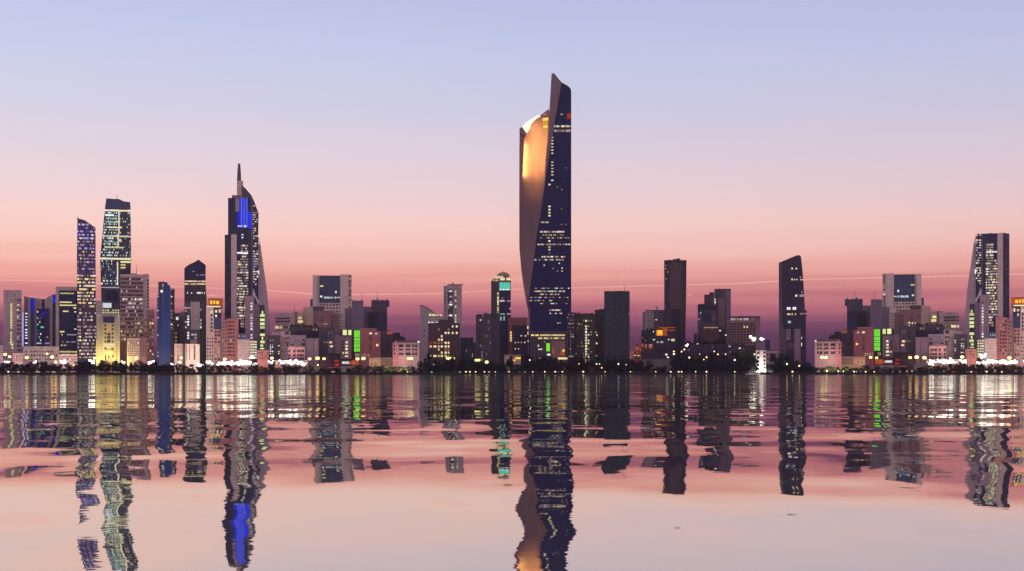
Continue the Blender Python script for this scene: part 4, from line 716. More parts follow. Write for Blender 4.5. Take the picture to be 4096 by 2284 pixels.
# --- right of centre
b = B('J', 'plum_tower', 'tall dark plum tower with rooftop tanks and a central balcony grid', 'skyscraper', 2075, 500)
b.prism('wall', 'dark_purple', [(377, 115), (420, 118), (560, 118), (624, 113), (622, 400), (613, 870), (608, None), (381, None), (378, 510)]); b.box('window_bay', 'window_plum', 446, 140, 562, 655, -0.5, -0.05); b.box('roof_beam', 'dark_mauve', 376, 112, 625, 124, -0.6, 24)
for x in (436, 564): b.box('fin', 'dark_mauve', x, 126, x + 8, None, -1.2, -0.05)
for i, y in enumerate(range(166, 655, 26)): b.box('balcony', 'dark_mauve', 448, y, 560, y + 6, -1.4, -0.52)
for x in (476, 530): b.box('fin', 'dark_mauve', x, 140, x + 6, 655, -1.1, -0.52)
for (x, w, h) in ((420, 38, 18), (470, 40, 26), (505, 54, 32)):
    bm = bmesh.new(); u = b.u(x + w / 2); z = b.z(118); r = abs(b.u(x + w) - b.u(x)) / 2; hz = b.z(118 - h) - z
    bm_tube(bm, [(u, 10, z), (u, 10, z + hz * .6), (u, 10, z + hz * .85), (u, 10, z + hz)], [r, r, r * .8, r * .3], 12); mesh_obj('rooftop_tank', bm, 'steel_dark', b.o)
b.box('antenna', 'steel_dark', 536, 80, 540, 100, 9, 11)
b.grid([('window_grey', 3), ('window_glass', 3), ('lit_dim', 1)], 384, 150, 432, 820, 2, 18, .55, .4); b.grid([('window_grey', 2), ('window_glass', 4)], 576, 150, 610, 820, 2, 18, .55, .4)
b = B('J', 'mauve_slab_tower', 'mauve slab tower with a tan front panel and dark seam', 'building', 2110, 1024)
b.box('wall', 'dark_mauve', 933, 434, 1044); b.box('wall', 'purple_wall', 1059, 434, 1114, None, 0.5, 22); b.box('seam', 'black_wall', 1045, 434, 1058, None, 1, 20); b.box('tan_panel', 'stone_fin', 970, 532, 1044, 870, -1, -0.05); b.box('parapet', 'purple_wall', 931, 429, 1116, 436, -0.5, 24.5)
b.units(940, 1105, 431, 4, 9); b.wins('lit_white', [(925, 540, 948, 554), (925, 564, 948, 589), (925, 602, 948, 629), (925, 695, 952, 716)], -0.1)
b = B('J', 'plum_grid_block', 'plum block with a coarse window grid stepping up to the mauve slab tower', 'building', 2080, 866)
b.box('wall', 'dark_purple', 820, 492, 930); b.box('roof_room', 'dark_grey', 877, 466, 930, 492, 1, 18); b.grid([('window_plum', 2), ('brick_dark', 2)], 822, 500, 925, 595, 4, 3, .85, .8)
b = B('J', 'navy_low_block', 'low navy block with glass panel and pink lit ledge before the plum grid', 'building', 2040, 850)
b.prism('wall', 'dark_grey', [(747, 602), (800, 594), (880, 597), (955, 606), (955, None), (747, None)]); b.box('dark_top', 'black_wall', 748, 606, 954, 662, -0.4, -0.05); b.box('glass_panel', 'navy_glass', 793, 698, 895, 792, -0.6, -0.05); b.grid([('window_plum', 3), ('window_grey', 1)], 898, 715, 954, 790, 2, 2, .85, .8); b.grid([('window_grey', 3), ('lit_mauve', 1)], 750, 684, 790, 800, 2, 5, .7, .55)
b.box('lit_ledge', 'lit_dim', 815, 851, 972, 862, -0.8, -0.02); b.box('lower_wing', 'brick_dark', 770, 863, 984, None, -1.5, 18); b.wins('lit_white', [(984, 884, 1006, 898)], -1.5); b.wins('lit_ember', [(820, 870, 830, 880), (900, 870, 912, 880)], -1.5); b.units(760, 940, 600, 3, 10)
b = B('J', 'red_grid_block', 'maroon block covered by a regular grid of dark square windows', 'building', 2060, 1255)
b.box('wall', 'brick_brown', 1078, 745, 1386); b.box('side_wall', 'stone_fin', 1387, 745, 1438, None, 1, 22); b.box('roof_slab', 'dark_mauve', 1074, 733, 1441, 746, -1, 24); b.units(1085, 1430, 734, 6, 9)
b.grid('window_glass', 1082, 800, 1384, 1040, 9, 8, .72, .74); b.wins([('lit_mauve', 2), ('lit_dim', 1)], [(1116, 752, 1138, 776), (1142, 752, 1164, 776), (1176, 752, 1204, 776), (1212, 752, 1238, 776), (1254, 752, 1278, 776), (1282, 752, 1306, 776), (1356, 756, 1372, 772)]); b.wins('lit_lime', [(1255, 838, 1271, 861)], -0.35); b.wins('lit_warm', [(1289, 840, 1301, 860)], -0.35)
b.nw = 0; b.wins('lit_dim', [(1090, 1066, 1116, 1080)])
b = B('J', 'low_ridge_block', 'long low black block of the far shore behind the dark trees', 'building', 2025, 760)
b.box('wall', 'dark_purple', 612, 1040, 1080); b.box('roof_room', 'black_wall', 705, 922, 742, 1040, 4, 18); b.shrubs(620, 1070, 1042, 11, 60); b.wins('lit_cream', [(736, 1032, 756, 1040), (1048, 933, 1068, 948)]); b.wins('lit_dim', [(640, 1100, 660, 1110), (900, 1066, 920, 1075)])
b = B('J', 'low_shore_block', 'low black block with pinprick lights below the maroon grid', 'building', 2000, 1210)
b.box('wall', 'dark_purple', 1085, 1050, 1390); b.units(1100, 1380, 1050, 5, 18, 'black_wall'); b.wins('lit_cream', [(1200, 1078, 1225, 1092), (1045 + 45, 1058, 1110, 1070)]); b.grid([('window_plum', 9), ('lit_dim', 1)], 1095, 1080, 1385, 1200, 10, 4, .4, .35)
b = B('K', 'sail_tower', 'dark navy sail-shaped tower with a slanted roof, standing alone', 'skyscraper', 2040, 575)
b.prism('wall', 'sail_glass', [(428, 140), (540, 94), (625, 60), (650, 57), (670, 66), (678, 100), (692, 240), (707, 450), (719, 690), (728, 730), (730, None), (440, None), (430, 800)], 0, 26)
b.prism('edge_strip', 'dark_mauve', [(428, 142), (463, 128), (466, 800), (505, 900), (505, None), (440, None), (430, 800)], -0.6, -0.05)
b.box('panel', 'stone_fin', 510, 874, 558, 996, -1.0, -0.05); b.box('panel', 'stone_fin', 600, 872, 668, None, -1.2, -0.05); b.box('panel', 'dark_mauve', 458, 1002, 512, None, -1.5, -0.65); b.box('balcony', 'dark_purple', 660, 668, 737, 693, -1.5, 4); b.box('balcony', 'dark_purple', 660, 716, 737, 731, -1.5, 4)
b.wins('lit_yellow', [(566, 195, 586, 214), (612, 197, 632, 213), (568, 315, 584, 335), (610, 494, 633, 516)]); b.band([('lit_cream', 2), ('window_grey', 1)], 598, 317, 646, 334, 4); b.band('lit_cream', 667, 322, 694, 336, 2); b.band('lit_cream', 660, 297, 676, 303, 2); b.band([('lit_mauve', 1)], 655, 490, 708, 518, 5); b.band([('lit_white', 2), ('window_grey', 1)], 517, 628, 622, 660, 5); b.band([('lit_warm', 2), ('lit_cream', 2), ('window_plum', 1)], 508, 697, 621, 719, 9, gap=.3); b.band([('lit_dim', 1), ('lit_mauve', 2)], 665, 694, 732, 714, 6); b.band([('lit_mauve', 1), ('window_grey', 1)], 670, 640, 714, 660, 3); b.wins('lit_cream', [(678, 960, 686, 985), (676, 1024, 685, 1064), (680, 462, 690, 470)]); b.wins('lit_teal', [(530, 782, 562, 808)]); b.band('window_grey', 500, 742, 508, 808, 1); b.wins('window_plum', [(515, 1030, 598, 1090)]); b.grid('window_glass', 672, 530, 712, 625, 2, 3, .7, .6)
b = B('K', 'white_floodlit_house', 'brilliant white floodlit house with two columns of dark windows at the water’s edge', 'building', 1918, 231)
b.box('wall', 'white_wall', 177, 1116, 285, None, 0, 14); b.box('roof_slab', 'white_wall', 174, 1110, 288, 1117, -0.6, 14.5); b.col('window_glass', 187, 215, (1137, 1187, 1231, 1272, 1313), 26); b.col('window_glass', 258, 281, (1132, 1177, 1220, 1260, 1300), 26); b.box('door', 'window_glass', 224, 1338, 240, None, -0.3, -0.02)
b = B('K', 'long_roof_house', 'low dim house with a flat roof adjoining the white floodlit house', 'building', 1955, 360)
b.box('wall', 'plaster_mauve', 285, 1112, 436, None, 0, 18); b.box('roof_slab', 'dark_mauve', 282, 1104, 440, 1112, -0.6, 18.5); b.grid('window_plum', 292, 1125, 430, 1230, 5, 2, .5, .5)
b = B('K', 'shore_shed', 'low black shed on the quay between the white house and the sail tower', 'shed', 1925, 390)
b.box('wall', 'black_wall', 287, 1268, 500, None, 0, 10); b.box('roof_slab', 'dark_mauve', 284, 1260, 504, 1269, -.5, 10.5); b.wins('lit_cream', [(500 - 20, 1336, 495, 1344)])
b = B('J', 'plain_dark_hut', 'dark hut beside the bright tree floodlight', 'building', 2050, 1515)
b.box('wall', 'dark_teal', 1490, 998, 1545, None, 0, 14); b.box('roof_slab', 'black_wall', 1487, 993, 1548, 999, -.5, 14.5); b.wins('window_glass', [(1500, 1010, 1512, 1024), (1522, 1010, 1534, 1024)])
# city ground-floor blocks at the western end
for (x0, x1, y0, lab) in ((0, 24, 1170, 'dim block cut by the western picture edge beside the pale slab tower'), (100, 178, 1232, 'low hazy house below the pale slab tower, nearest the podium'), (455, 600, 1240, 'low street-front house below the framed navy office block')):
    b = B('A', 'street_house', lab, 'building', 1968, (x0 + x1) / 2)
    b.box('wall', 'plaster_mauve', x0 - (20 if x0 == 0 else 0), y0, x1, None, 0, 16); b.parapet('concrete_mauve', x0, x1, y0, 3, 16); b.grid([('lit_dim', 2), ('window_plum', 4), ('lit_warm', 1)], x0 + 2, y0 + 8, x1 - 2, y0 + 60, max(2, int((x1 - x0) / 16)), 3, .55, .5)

# ------------------------------------------------------------------ ground, water, quay
def rect_obj(name, mat, x0, x1, y0, y1, z):
    bm = bmesh.new(); bm.faces.new([bm.verts.new(p) for p in ((x0, y0, z), (x1, y0, z), (x1, y1, z), (x0, y1, z))])
    return tag(mesh_obj(name, bm, mat), kind='structure')
facade('ground_soil', (0.03, 0.028, 0.032), fl=0, cell=0)
rect_obj('ground', 'ground_soil', -2400, 2400, 1903, 3000, GZ)
bm = bmesh.new(); bm_box(bm, -2400, 2400, 1899, 1904, -2, 2.35); bm_box(bm, -2400, 2400, 1898.2, 1904.6, 2.35, 2.75)
tag(mesh_obj('seawall', bm, 'black_wall'), 'long low black seawall running along the whole waterfront', 'seawall')
def water_material():
    m, nt, out = newmat('water_surface')
    L = nt.links.new
    geo = nt.nodes.new('ShaderNodeNewGeometry')
    sp = nt.nodes.new('ShaderNodeSeparateXYZ'); L(geo.outputs['Position'], sp.inputs[0])
    def ramp(a, b_, lo, hi):
        n = nt.nodes.new('ShaderNodeMapRange'); n.interpolation_type = 'SMOOTHSTEP'
        n.inputs[1].default_value = a; n.inputs[2].default_value = b_; n.inputs[3].default_value = lo; n.inputs[4].default_value = hi
        L(sp.outputs[1], n.inputs[0]); return n.outputs[0]
    def layer(lx, ly, detail, ax, ay, ampl=None, dist=0.0, off=0.0, rot=0.0):
        mp = nt.nodes.new('ShaderNodeMapping'); mp.inputs['Scale'].default_value = (1 / lx, 1 / ly, 1); mp.inputs['Location'].default_value = (off, off * 1.7, 0); mp.inputs['Rotation'].default_value = (0, 0, rot)
        L(geo.outputs['Position'], mp.inputs[0])
        no = nt.nodes.new('ShaderNodeTexNoise'); no.inputs['Scale'].default_value = 1; no.inputs['Detail'].default_value = detail; no.inputs['Distortion'].default_value = dist
        L(mp.outputs[0], no.inputs['Vector'])
        v = nt.nodes.new('ShaderNodeVectorMath'); v.operation = 'SUBTRACT'; v.inputs[1].default_value = (.5, .5, .5); L(no.outputs['Color'], v.inputs[0])
        w = nt.nodes.new('ShaderNodeVectorMath'); w.operation = 'MULTIPLY'; w.inputs[1].default_value = (ax, ay, 0); L(v.outputs[0], w.inputs[0])
        if ampl is None: return w.outputs[0]
        q = nt.nodes.new('ShaderNodeVectorMath'); q.operation = 'SCALE'; L(w.outputs[0], q.inputs[0]); L(ampl, q.inputs['Scale']); return q.outputs[0]
    parts = WATER_LAYERS(layer, ramp)
    acc = parts[0]
    for p in parts[1:]:
        a = nt.nodes.new('ShaderNodeVectorMath'); a.operation = 'ADD'; L(acc, a.inputs[0]); L(p, a.inputs[1]); acc = a.outputs[0]
    a = nt.nodes.new('ShaderNodeVectorMath'); a.operation = 'ADD'; L(acc, a.inputs[0]); a.inputs[1].default_value = (0, 0, 1)
    nn = nt.nodes.new('ShaderNodeVectorMath'); nn.operation = 'NORMALIZE'; L(a.outputs[0], nn.inputs[0])
    g = nt.nodes.new('ShaderNodeBsdfGlossy'); L(ramp(60, 400, 0.015, 0.055), g.inputs['Roughness']); g.inputs['Color'].default_value = (0.83, 0.84, 0.79, 1); L(nn.outputs[0], g.inputs['Normal'])
    d = nt.nodes.new('ShaderNodeBsdfDiffuse'); d.inputs[0].default_value = (0.07, 0.075, 0.09, 1)
    fr = nt.nodes.new('ShaderNodeFresnel'); fr.inputs['IOR'].default_value = 1.33; L(nn.outputs[0], fr.inputs['Normal'])
    k = nt.nodes.new('ShaderNodeMapRange'); k.inputs[1].default_value = 0.02; k.inputs[2].default_value = 0.55; k.inputs[3].default_value = 0.5; k.inputs[4].default_value = 0.95; L(fr.outputs[0], k.inputs[0])
    mx = nt.nodes.new('ShaderNodeMixShader'); L(k.outputs[0], mx.inputs[0]); L(d.outputs[0], mx.inputs[1]); L(g.outputs[0], mx.inputs[2]); L(mx.outputs[0], out.inputs[0])
    MATS['water_surface'] = m
def WATER_LAYERS(layer, ramp):
    far = ramp(40, 160, 0.12, 1.0)
    return [layer(5.5, 11, 1.5, 0.11, 0.020, None, 0.3, 3.1),            # slow swell
            layer(2.2, 2.6, 2.0, 0.040, 0.012, ramp(32, 110, 0.35, 1.0), 0.2, 7.7, 0.12),
            layer(2.0, 0.35, 2.0, 0.030, 0.003, ramp(45, 120, 1.0, 0.4), 0.0, 9.3, 0.1),   # wind ripples that fray the edges
            layer(34, 17, 1.0, 0.012, 0.040, None, 0.5, 8.8, 0.25),   # long low swell
            layer(18, 9.0, 1.5, 0.020, 0.040, ramp(36, 80, 0.1, 1.0), 0.6, 4.4, 0.12),   # broad crests that break the reflections into islands
            layer(6.0, 8.0, 3.0, 0.060, 0.022, far, 0.4, 1.2),
            layer(14, 30, 2.0, 0.030, 0.020, ramp(120, 500, 0.0, 1.0), 0.0, 5.5),
            layer(0.6, 1.6, 2.0, 0.030, 0.008, far, 0.0, 2.2)]
water_material()
rect_obj('water', 'water_surface', -2400, 2400, -250, 1899.5, 0.0)

# ------------------------------------------------------------------ trees
def tree(px, ytop, Y, wpx, pool, label, group, name='tree', z0=GZ):
    h = CAMH + (HY - ytop) * Y / F - z0; w = wpx * Y / F
    me, tm = R.choice(pool)
    o = tag(empty(name, ((px - CX) / F * Y, Y, z0), R.uniform(0, 6.28)), label, 'tree', group); o.scale = (w, w, h)
    c = link(bpy.data.objects.new('crown', me)); c.parent = o; t = link(bpy.data.objects.new('trunk', tm)); t.parent = o
    return o
T_DARK = ('dark bushy tree standing in the long waterfront tree belt', 'dark trees along the quay')
T_LIT = ('lamp-lit green tree on the quay in front of low tan houses', 'lamp-lit trees along the quay')
T_GLOW = ('greyish bushy tree silhouetted before the blazing white floodlights', 'trees before the floodlights')
x = -10
while x < 4110:
    w = R.uniform(26, 44); top = R.uniform(1434, 1456); t, pool = T_DARK, DARK; p = 1.0
    if 685 < x < 1245 or x > 3690: t, pool = T_GLOW, GREEN; top = R.uniform(1450, 1466); w *= .9
    elif 1400 < x < 1700 or 3240 < x < 3530: t, pool = T_LIT, GREEN; top = R.uniform(1456, 1474); p = .75
    elif 1245 <= x <= 1400 or 3530 <= x <= 3690: top = R.uniform(1466, 1478); p = .6
    elif 1700 < x < 2560: top = R.choice([R.uniform(1410, 1430), R.uniform(1430, 1456)])
    elif 2690 < x < 3020: top = R.uniform(1412, 1446)
    elif 3055 < x < 3240: top = R.uniform(1450, 1466)
    elif 3015 <= x <= 3055: p = 0
    elif 2560 < x < 2690: top = R.uniform(1458, 1474); p = .5
    if R.random() < p: tree(x, top, R.uniform(1909, 1916), w, pool, t[0], t[1])
    if R.random() < p * .8: tree(x + 9, top + R.uniform(6, 16), R.uniform(1907, 1909), w * .8, pool, t[0], t[1])
    x += R.uniform(17, 24)
for (px, top, w) in ((1846, 1415, 48), (1880, 1422, 44), (1905, 1436, 40), (2160, 1420, 36), (2192, 1418, 40), (2222, 1424, 36), (2488, 1428, 48), (2520, 1432, 40), (2560, 1438, 44), (2600, 1440, 48), (2720, 1405, 46), (2760, 1398, 50), (2800, 1408, 52), (2850, 1400, 54), (2895, 1410, 50), (2940, 1398, 46), (2700, 1420, 40), (3095, 1404, 40), (3120, 1398, 46), (3150, 1400, 44), (3238, 1444, 40), (3180, 1438, 40), (170, 1440, 46), (350, 1438, 48), (330, 1442, 44), (1690, 1425, 34), (1715, 1404, 30)):
    tree(px, top, R.uniform(1920, 1926), w, DARK, 'tall dark tree rising above the waterfront tree belt', 'tall dark trees behind the quay')
for (px, top, w) in ((2975, 1390, 44), (3005, 1384, 46), (3030, 1400, 40), (2990, 1372, 30), (2955, 1402, 40)):
    tree(px, top, 1990, w, GREEN, 'tree lit from within by a blazing floodlight beside the maroon grid block', 'trees around the blazing floodlight')

# ------------------------------------------------------------------ lamps
bm = bmesh.new(); bm_tube(bm, [(0, 0, 0), (0, 0, 1)], [.14, .09], 6); POST = bpy.data.meshes.new('post'); bm.to_mesh(POST); bm.free(); POST.materials.append(MATS['steel_dark'])
HEAD = {}
def head_mesh(mat):
    if mat not in HEAD:
        bm = bmesh.new(); bm_tube(bm, [(0, 0, -.5), (0, 0, -.42), (0, 0, 0), (0, 0, .42), (0, 0, .5)], [.25, .42, .5, .42, .2], 10)
        me = bpy.data.meshes.new('lamp_head'); bm.to_mesh(me); bm.free(); me.materials.append(MATS[mat]); HEAD[mat] = me
    return HEAD[mat]
def lamp(px, py, Y, d, mat, name, label, group, sx=1.0):
    z = CAMH + (HY - py) * Y / F
    o = tag(empty(name, ((px - CX) / F * Y, Y, GZ)), label, 'lamp', group)
    p = link(bpy.data.objects.new('post', POST)); p.parent = o; p.scale = (1, 1, max(0.3, z - GZ - d * .45))
    heads = [(0, 0, d * sx)] if name != 'floodlight' else [(0, 0, d * .62)] + [(R.uniform(-.75, .75) * d, R.uniform(-.3, .5) * d, d * R.uniform(.22, .5)) for _ in range(4)]
    for dx, dz, q in heads:
        h = link(bpy.data.objects.new('lamp_head', head_mesh(mat))); h.parent = o; h.location = (dx, 0, z - GZ + dz); h.scale = (q, q, q * d / (d * sx))
def VP(v, x, y, m=False):
    o = VIEWS[v]; px, py = o[0] + x / o[2], o[1] + y / o[2]
    return (MIRX - px, py - 4.5) if m else (px, py)
QUAY = [('A', x, y) for x, y in ((65, 1370), (145, 1375), (285, 1377), (305, 1377), (410, 1377), (427, 1377), (445, 1377), (520, 1380), (645, 1380), (770, 1378))] + \
       [('B', x, y) for x, y in ((190, 1380), (313, 1378), (437, 1380), (555, 1378))] + [('C', x, y) for x, y in ((688, 1357), (855, 1352), (1025, 1357))] + \
       [('F', x, y) for x, y in ((75, 1345), (138, 1348), (280, 1338), (582, 1340), (935, 1340), (1010, 1335), (1060, 1335), (1132, 1333), (1242, 1333), (1300, 1335), (1378, 1335), (1550, 1333))] + \
       [('H', x, y) for x, y in ((217, 1365), (285, 1365), (390, 1363), (480, 1363), (543, 1363), (725, 1362))] + [('I', x, y) for x, y in ((318, 1322), (617, 1325), (960, 1322), (1310, 1325), (1515, 1325))] + \
       [('J', x, y) for x, y in ((537, 1345), (570, 1345), (725, 1342), (845, 1342), (1157, 1343))] + [('K', x, y) for x, y in ((580, 1343), (960, 1335), (1085, 1338), (1143, 1338))]
for v, x, y in QUAY:
    px, py = VP(v, x, y); lamp(px, py + 1, R.uniform(1905, 1907), R.uniform(1.5, 2.2), R.choice(['lamp_yellow', 'lamp_small', 'lamp_yellow']), 'quay_lamp', 'small square lamp glowing low on the quay above the seawall', 'small lamps along the quay')
for v, x, y in [('C', 688, 1357), ('C', 855, 1352), ('C', 1025, 1357), ('E', 1350, 1338), ('E', 1470, 1338), ('E', 1500, 1338), ('E', 1238, 1340)]:
    px, py = VP(v, x, y, True); lamp(px, py + 2, 1906, R.uniform(1.4, 2.0), 'lamp_yellow', 'quay_lamp', 'small square lamp glowing low on the quay above the seawall', 'small lamps along the quay')
for v, x, y in [('E', 1350, 1338), ('E', 1470, 1338), ('E', 1500, 1338), ('E', 1238, 1340)]:
    px, py = VP(v, x, y); lamp(px, py + 1, 1906, R.uniform(1.4, 2.0), 'lamp_yellow', 'quay_lamp', 'small square lamp glowing low on the quay above the seawall', 'small lamps along the quay')
STREET = [('A', 40, 1237), ('A', 75, 1255), ('A', 208, 1262), ('A', 200, 1325), ('A', 365, 1233), ('A', 405, 1257), ('A', 432, 1296), ('A', 575, 1322), ('A', 645, 1325), ('A', 735, 1265), ('B', 475, 1265), ('B', 190, 1320), ('C', 122, 1190)]
for v, x, y in STREET:
    px, py = VP(v, x, y); lamp(px, py, 1927, R.uniform(2.2, 3.4), 'lamp_warm', 'street_lamp', 'orange street lamp over the dark trees of the western waterfront', 'orange street lamps in the west', 1.3)
for m in (False, True):
    for v, x, y in [('E', 583, 1160), ('E', 685, 1152), ('E', 770, 1158), ('E', 1207, 1160), ('E', 1285, 1155), ('E', 90, 1150), ('C', 605, 1205)]:
        px, py = VP(v, x, y, m); lamp(px, py, 1926, R.uniform(2.6, 3.6), 'lamp_warm' if x < 1100 else 'lamp_yellow', 'street_lamp', 'amber street lamp on a tall post above %s red-lit shops' % ('the eastern' if m else 'the western'), 'amber street lamps, %s shops' % ('eastern' if m else 'western'), 1.5)
    FL = [('C', 113, 1240), ('C', 437, 1240), ('C', 545, 1252), ('C', 580, 1248), ('C', 615, 1256), ('C', 655, 1250), ('C', 700, 1252), ('C', 745, 1248), ('C', 785, 1252), ('C', 815, 1240), ('C', 845, 1254), ('C', 880, 1256), ('C', 905, 1190), ('C', 938, 1262), ('C', 1120, 1245), ('E', 225, 1205), ('E', 300, 1206), ('E', 380, 1205), ('E', 470, 1210), ('E', 340, 1224), ('E', 505, 1236)]
    for v, x, y in FL:
        px, py = VP(v, x, y, m)
        if -20 < px < 4110: lamp(px, py, R.uniform(1928, 1936), R.uniform(3.6, 6.8), 'lamp_white', 'floodlight', 'blazing white floodlight in the glare at the %s' % ('foot of the flat-topped tower' if m else 'foot of the spired tower'), 'white floodlights, %s' % ('east' if m else 'west'))
for v, x, y in [('A', 57, 1300), ('A', 275, 1300), ('A', 493, 1298), ('B', 137, 1297), ('B', 365, 1297), ('B', 590, 1300), ('C', 40, 1272), ('C', 333, 1275)]:
    px, py = VP(v, x, y); lamp(px, py, 1930, R.uniform(4.4, 6.4), 'lamp_white', 'floodlight', 'single bright white floodlight among the western trees', 'single floodlights in the west')
for v, x, y in [('F', 293, 1167), ('F', 330, 1167), ('F', 783, 1167), ('F', 830, 1167), ('F', 856, 1167), ('F', 1140, 1190), ('F', 1172, 1190), ('F', 1270, 1212)]:
    px, py = VP(v, x, y); lamp(px, py, 1935, R.uniform(2.6, 3.6), 'lamp_yellow', 'street_lamp', 'yellow twin street lamp west of the tallest tower', 'yellow street lamps by the middle quay', 1.3)
for v, x, y in [('L', 120, 1152), ('L', 168, 1156)]:
    px, py = VP(v, x, y); lamp(px, py, 1935, 3.2, 'lamp_yellow', 'street_lamp', 'cream street lamp before the pink house near the sail tower', 'cream street lamps by the eastern pink house', 1.3)
DOTS = [('J', x, y) for x, y in ((570, 1122), (770, 1150), (845, 1185), (655, 1188), (815, 1210), (970, 1152), (1055, 1150), (930, 1120), (485, 1120), (485, 1147), (402, 1155), (418, 1183), (1157, 1215), (1375, 1152), (600, 1098))] + [('I', 570, 1270), ('I', 500, 1217), ('I', 540, 1217), ('I', 800, 1217), ('I', 905, 1230), ('I', 260, 1215), ('H', 425, 1215), ('H', 340, 1245), ('H', 260, 1262), ('K', 520, 1260), ('K', 655, 1280), ('E', 690, 1240)]
for v, x, y in DOTS:
    px, py = VP(v, x, y); lamp(px, py, 1907, R.uniform(1.1, 2.0), R.choice(['lamp_small', 'lamp_small', 'lamp_warm']), 'path_lamp', 'pinprick lamp shining through the dark trees of the middle shore', 'pinprick lamps of the middle shore')
px, py = VP('J', 628, 1056); lamp(px, py, 1985, 4.0, 'lamp_white', 'floodlight', 'lone white lamp at the foot of the plum tower', None)
px, py = VP('J', 1365, 985); lamp(px, py, 1975, 7.5, 'lamp_white', 'floodlight', 'largest blazing white floodlight inside the trees by the maroon grid block', None)
px, py = VP('J', 1457, 984); lamp(px, py, 1985, 5.0, 'lamp_white', 'floodlight', 'round white lamp just east of the largest blazing floodlight', None)

# ------------------------------------------------------------------ boats and things on the water
def boat(px, Y, Lm, wall, name, label):
    o = tag(empty(name, ((px - CX) / F * Y, Y, 0)), label, 'boat')
    bm = bmesh.new(); rings = []
    for t, w, h in ((-.5, .7, .75), (-.2, 1, .7), (.15, 1, .75), (.35, .7, .9), (.5, .05, 1.1)):
        rings.append([bm.verts.new((t * Lm, s * w * 1.6, z)) for s, z in ((-1, h * 1.3), (-.6, -.3), (.6, -.3), (1, h * 1.3))])
    for i in range(4):
        for k in range(4): bm.faces.new((rings[i][k], rings[i][(k + 1) % 4], rings[i + 1][(k + 1) % 4], rings[i + 1][k]))
    bm.faces.new(rings[0]); bm.faces.new(rings[-1]); mesh_obj('hull', bm, wall, o)
    bm = bmesh.new(); bm_box(bm, -.25 * Lm, .1 * Lm, -1, 1, .9, 2.3); c = mesh_obj('cabin', bm, wall, o)
    bm = bmesh.new(); bm_box(bm, -.22 * Lm, .08 * Lm, -1.06, -1.01, 1.5, 2.0); mesh_obj('window', bm, 'window_glass', c)
boat(3012, 1885, 19, 'white_wall', 'motorboat', 'low white motorboat moored beside the white floodlit house')
boat(3062, 1890, 14, 'black_wall', 'motorboat', 'small dark motorboat in front of the white floodlit house')

for px, py, wpx, rz, lab in ((440, 2187, 56, .16, 'dark twig floating on the calm water below the western twin towers'), (2712, 2112, 26, -.1, 'short dark twig floating on calm water right of the tallest reflection'), (3168, 2059, 36, -.12, 'thin brown twig floating on the calm water toward the east')):
    D = CAMH * F / (py - HY); w = wpx * D / F; bm = bmesh.new()
    bm_tube(bm, [(-w / 2, 0, 0), (-w * .15, w * .08, .006), (w * .2, w * .05, .004), (w / 2, w * .22, .01)], [w * .03, w * .035, w * .025, w * .008], 6)
    o = tag(mesh_obj('floating_twig', bm, 'bark'), lab, 'twig'); o.location = ((px - CX) / F * D, D, .01); o.rotation_euler = (0, 0, rz)

# ------------------------------------------------------------------ contrails
m, nt, out = newmat('contrail_vapour')
df = nt.nodes.new('ShaderNodeBsdfDiffuse'); df.inputs[0].default_value = (.95, .76, .68, 1); tr = nt.nodes.new('ShaderNodeBsdfTransparent'); tl = nt.nodes.new('ShaderNodeBsdfTranslucent'); tl.inputs[0].default_value = (.95, .72, .62, 1)
ad = nt.nodes.new('ShaderNodeMixShader'); ad.inputs[0].default_value = .85; nt.links.new(df.outputs[0], ad.inputs[1]); nt.links.new(tl.outputs[0], ad.inputs[2])
mx = nt.nodes.new('ShaderNodeMixShader'); mx.inputs[0].default_value = .9; nt.links.new(tr.outputs[0], mx.inputs[1]); nt.links.new(ad.outputs[0], mx.inputs[2]); nt.links.new(mx.outputs[0], out.inputs[0]); MATS['contrail_vapour'] = m
def contrail(pts, w, label, name='contrail', D=20000, th=None):
    o = []; bm = bmesh.new(); P3 = []
    for i, (px, py) in enumerate(pts): P3.append(((px - CX) / F * D, D, CAMH + (HY - py) * D / F))
    bm_tube(bm, P3, [(w * (0.35 if i in (0, len(pts) - 1) and th is None else R.uniform(.7, 1.2))) * D / F for i in range(len(pts))], 8)
    tag(mesh_obj(name, bm, 'contrail_vapour'), label, 'contrail')
contrail([(-60, 1120), (200, 1124), (560, 1140), (900, 1155), (1080, 1162), (1250, 1176)], 2.5, 'long thin pale contrail sloping down over the western skyline', th=1)
contrail([(1400, 1178), (1560, 1177), (1800, 1172), (2060, 1157), (2280, 1152), (2520, 1145), (2700, 1140), (2960, 1134), (3240, 1117), (3560, 1110), (3850, 1103), (4160, 1094)], 2.5, 'long thin pale contrail rising over the eastern skyline', th=1)
contrail([(828, 1183), (845, 1181), (869, 1180)], 2.4, 'short bright contrail wisp between the gabled tower and the spired tower')
contrail([(597, 1187), (602, 1187), (607, 1187)], 3.2, 'tiny bright contrail wisp left of the blue tower')
contrail([(2751, 1181), (2758, 1181), (2767, 1180)], 2.4, 'tiny bright contrail wisp right of the plum tower')

